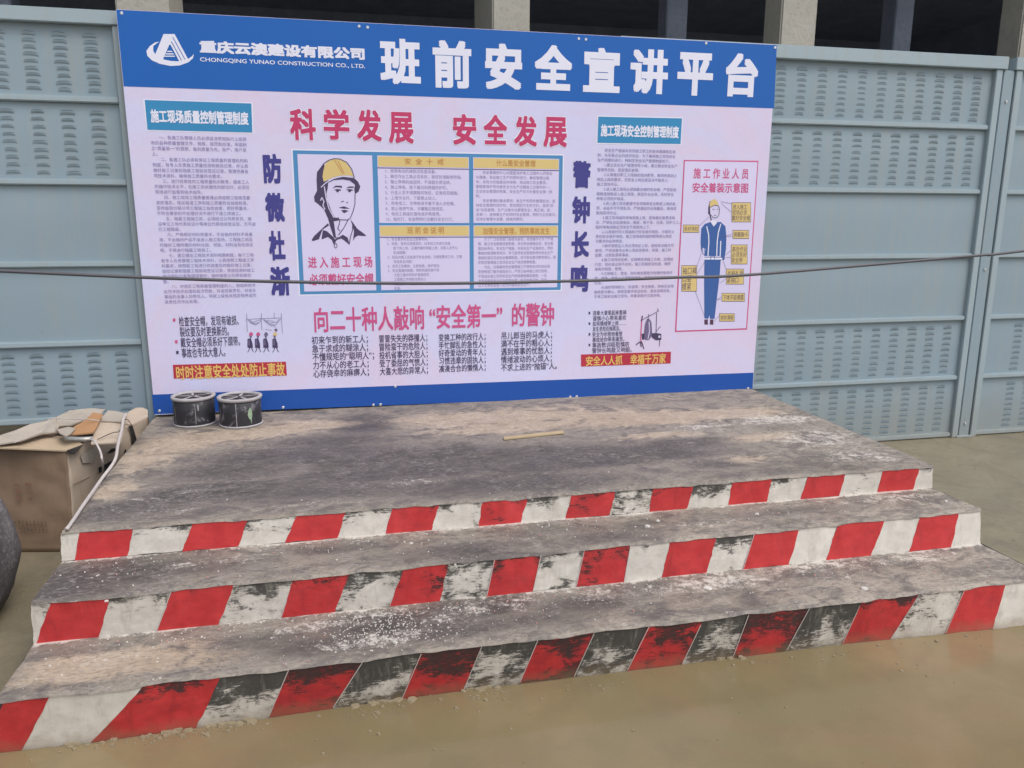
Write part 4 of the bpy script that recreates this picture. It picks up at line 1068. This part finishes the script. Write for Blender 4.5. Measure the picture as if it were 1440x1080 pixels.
def flap(name, px, zs, m, th=.007):
    """a torn piece of board: outline points seen at px, each at its own height"""
    if not isinstance(zs, (list, tuple)): zs = [zs] * len(px)
    V = [un(q[0], q[1], 2, z) for q, z in zip(px, zs)]; n = len(V)
    W = [v - Vector((0, 0, th)) for v in V]
    bm = bmesh.new(); tv = [bm.verts.new(v) for v in V]; bv = [bm.verts.new(v) for v in W]
    f1 = bm.faces.new(tv); f2 = bm.faces.new(bv[::-1])
    for i in range(n): bm.faces.new((tv[i], bv[i], bv[(i + 1) % n], tv[(i + 1) % n]))
    bmesh.ops.triangulate(bm, faces=[f1, f2]); bmesh.ops.recalc_face_normals(bm, faces=bm.faces[:])
    me = bpy.data.meshes.new(name); bm.to_mesh(me); bm.free(); me.materials.append(m); return under(link(name, me), bx)
flap('inner_shade_sheet', [(-30, 640), (92, 640), (196, 592), (190, 588), (105, 586), (20, 625)], .50, M['dark'])  # dark sheet that paints the shade inside the open box
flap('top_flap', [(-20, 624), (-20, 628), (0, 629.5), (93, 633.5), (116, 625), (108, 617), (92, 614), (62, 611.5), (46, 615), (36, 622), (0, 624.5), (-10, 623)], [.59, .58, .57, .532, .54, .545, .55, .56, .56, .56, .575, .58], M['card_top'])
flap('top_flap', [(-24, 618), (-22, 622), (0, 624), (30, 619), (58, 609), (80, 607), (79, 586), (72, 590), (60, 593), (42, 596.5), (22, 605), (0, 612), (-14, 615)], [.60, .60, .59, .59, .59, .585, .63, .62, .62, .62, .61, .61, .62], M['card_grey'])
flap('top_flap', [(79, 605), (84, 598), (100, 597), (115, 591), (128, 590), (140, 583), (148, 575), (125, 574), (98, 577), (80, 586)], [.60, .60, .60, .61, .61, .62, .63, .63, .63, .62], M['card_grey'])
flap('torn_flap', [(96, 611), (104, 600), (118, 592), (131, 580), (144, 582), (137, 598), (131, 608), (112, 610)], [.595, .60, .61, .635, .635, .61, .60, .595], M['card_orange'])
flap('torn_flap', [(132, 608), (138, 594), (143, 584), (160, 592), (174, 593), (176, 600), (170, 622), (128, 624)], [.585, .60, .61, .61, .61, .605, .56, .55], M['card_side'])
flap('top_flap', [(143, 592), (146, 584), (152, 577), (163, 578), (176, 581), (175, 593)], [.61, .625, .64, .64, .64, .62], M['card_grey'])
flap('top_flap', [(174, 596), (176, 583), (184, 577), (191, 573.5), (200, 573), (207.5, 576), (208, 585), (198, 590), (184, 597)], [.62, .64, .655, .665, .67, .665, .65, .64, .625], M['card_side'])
flap('torn_flap', [(80, 604), (96, 600), (106, 602), (100, 609), (92, 613), (84, 609)], [.60, .605, .61, .605, .60, .60], M['card_grey'])
flap('tear_hole', [(94, 633.5), (117, 624.5), (113, 630), (104, 638), (98, 638)], [.533, .542, .53, .512, .515], M['dark'], .003)
# prints on the box
def side_pt(s, t): 
    b0 = FRb.lerp(BRb, s); t0 = FRt.lerp(BRt, s); return b0.lerp(t0, t)
def box_print(name, s, face, s0, s1, t0, t1, m, bold=.03, shear=0):
    me = text_mesh(s, bold); xs = [v.co.x for v in me.vertices]; ys = [v.co.y for v in me.vertices]
    ax, bxx, ay, by = min(xs), max(xs), min(ys), max(ys)
    for v in me.vertices:
        u = s0 + (s1 - s0) * (v.co.x - ax) / (bxx - ax); t = t0 + (t1 - t0) * (v.co.y - ay) / (by - ay)
        if face == 'front': p = FLb.lerp(FRb, u).lerp(FLt.lerp(FRt, u), t) + Vector((0, -.008, 0))
        else:
            p = side_pt(u, t) + ((BRb - FRb).cross(Vector((0, 0, 1))).normalized()) * (.008 + .012 * math.sin(math.pi * u) * math.sin(math.pi * t))
        v.co = p
    me.materials.clear(); me.materials.append(m); return under(link(name, me), bx)
def blotches(x0, x1, t0, t1, n, m):      # worn print too faded to read, left as broken marks
    V = []; F = []
    for k in range(n):
        u0 = x0 + (x1 - x0) * k / n; du = (x1 - x0) / n * .72
        for q in range(3):
            ta = t0 + (t1 - t0) * (q + random.uniform(0, .25)) / 3; tb = ta + (t1 - t0) * random.uniform(.10, .24); ua = u0 + du * random.uniform(0, .3); ub = u0 + du * random.uniform(.6, 1)
            n0 = len(V)
            for (u, t) in ((ua, ta), (ub, ta), (ub, tb), (ua, tb)): V.append(FLb.lerp(FRb, u).lerp(FLt.lerp(FRt, u), t) + Vector((0, -.016, 0)))
            F.append((n0, n0 + 1, n0 + 2, n0 + 3))
    o = under(mesh('faded_print', V, F, m), bx); o['kind'] = 'stuff'
blotches(.34, .62, .50, .68, 2, M['faded_red']); blotches(.20, .72, .265, .315, 11, M['faded_ink']); blotches(.36, .72, .195, .24, 8, M['faded_ink'])
box_print('box_print', 'T', 'side', .30, .48, .46, .70, M['black_print'], .05)
nrm_ = (BRb - FRb).cross(Vector((0, 0, 1))).normalized()
for nm, pts, mm in (('tear_shade', [(.70, .97), (.73, .90), (.72, .78), (.76, .70), (.79, .80), (.77, .90), (.75, .99)], 'dark'), ('tear_shade', [(.40, .80), (.46, .83), (.55, .80), (.47, .785)], 'dark'), ('tear_shade', [(.28, .55), (.40, .60), (.52, .57), (.50, .50), (.36, .46)], 'dark'),  # dark tears; the lowest also paints in shade near the hose foot
                    ('crease', [(.02, .66), (.98, .60), (.98, .592), (.02, .652)], 'card'), ('tear_shade', [(.60, .72), (.63, .76), (.65, .70), (.62, .64)], 'dark'), ('scuff', [(.12, .9), (.25, .93), (.33, .86), (.22, .78), (.13, .82)], 'card_grey')):
    P = [side_pt(a, b_) + nrm_ * (.0125 + .012 * math.sin(math.pi * a) * math.sin(math.pi * b_)) for a, b_ in pts]
    under(mesh(nm, P, [tuple(range(len(P)))], M[mm]), bx)
# crumpled foil roll, wires and hose lying on the box
fp = [un(x, y, 2, .605) for x, y in ((92, 617), (100, 617.5), (110, 618), (120, 618), (131, 616.5))]
f = tube('foil_roll', fp, [.010, .014, .013, .014, .011], M['foil'], None, 9); tag(f, 'crumpled silver foil roll lying on top of the torn cardboard box', 'foil')
h = tube('white_hose', smoothpath([un(177, 582, 2, .655), un(173.5, 590, 2, .65), un(171, 605, 2, .62), un(166, 625, 2, .60), un(163, 643, 2, .58), un(157, 655, 2, .55), un(144, 672, 2, .52), un(130, 692, 2, .505), un(116, 712, 2, .50), un(104, 730, 2, .497), un(94, 744, 2, .495)], 5), .0075, M['hose'], None, 8)
tag(h, 'stiff white plastic hose draped from the box down along the stage edge', 'hose')
h = tube('twine', smoothpath([un(128, 618, 2, .60), un(134, 622, 2, .60), un(141, 635, 2, .56), un(144, 650, 2, .52), un(145.5, 668, 0, -.10)], 6), .0055, M['hose'], None, 7)
tag(h, 'short curved white twine hanging down the side of the torn box', 'twine')
wi = tube('wire', smoothpath([un(20, 622.5, 2, .60), un(60, 606, 2, .605), un(66, 594, 2, .64), un(74, 588, 2, .64), un(95, 589, 2, .63), un(126, 590, 2, .63), un(140, 592, 2, .62)], 6), .0028, M['hose'], None, 6)
tag(wi, 'thin pale wire lying across the caved-in flaps of the box', 'wire')
wi = tube('wire', smoothpath([un(137, 618, 2, .57), un(150, 612, 2, .585), un(160, 608, 2, .60), un(168, 606, 2, .61), un(176, 590, 2, .64), un(184, 596, 2, .64), un(189, 612, 0, -.02), un(190, 628, 0, -.01)], 6), .0022, M['wire'], None, 6)
tag(wi, 'thin dark wire looped over the far end of the torn box', 'wire')
# sack at the left edge -----------------------------------
prof = [(.001, .0), (.30, .0), (.39, .03), (.445, .12), (.465, .24), (.455, .36), (.42, .48), (.35, .60), (.25, .69), (.12, .74), (.001, .75)]
_p = []
for (r0, z0), (r1, z1) in zip(prof[:-1], prof[1:]): _p += [(r0 + (r1 - r0) * k / 4, z0 + (z1 - z0) * k / 4) for k in range(4)]
prof = _p + [prof[-1]]
sk = lathe('bulging_sack', prof, M['sack'], None, 96, -.757, -1.52, 0, .06); tag(sk, 'dark grey bulging sack streaked with pale dust at the left edge beside the steps', 'sack')
# cable ----------------------------------------------------
YC = -.9
cpx = [(-700, 345), (-350, 365), (0, 381), (200, 390), (390, 396), (620, 398.5), (830, 394.5), (953, 390), (1060, 386), (1367, 360), (1440, 353), (1900, 300)]
cbl = tube('hanging_cable', smoothpath([un(x, y, 1, YC) for x, y in cpx], 10), .0082, M['cable'], None, 8)
tag(cbl, 'dark rubber cable sagging across in front of the notice board and fence', 'cable')
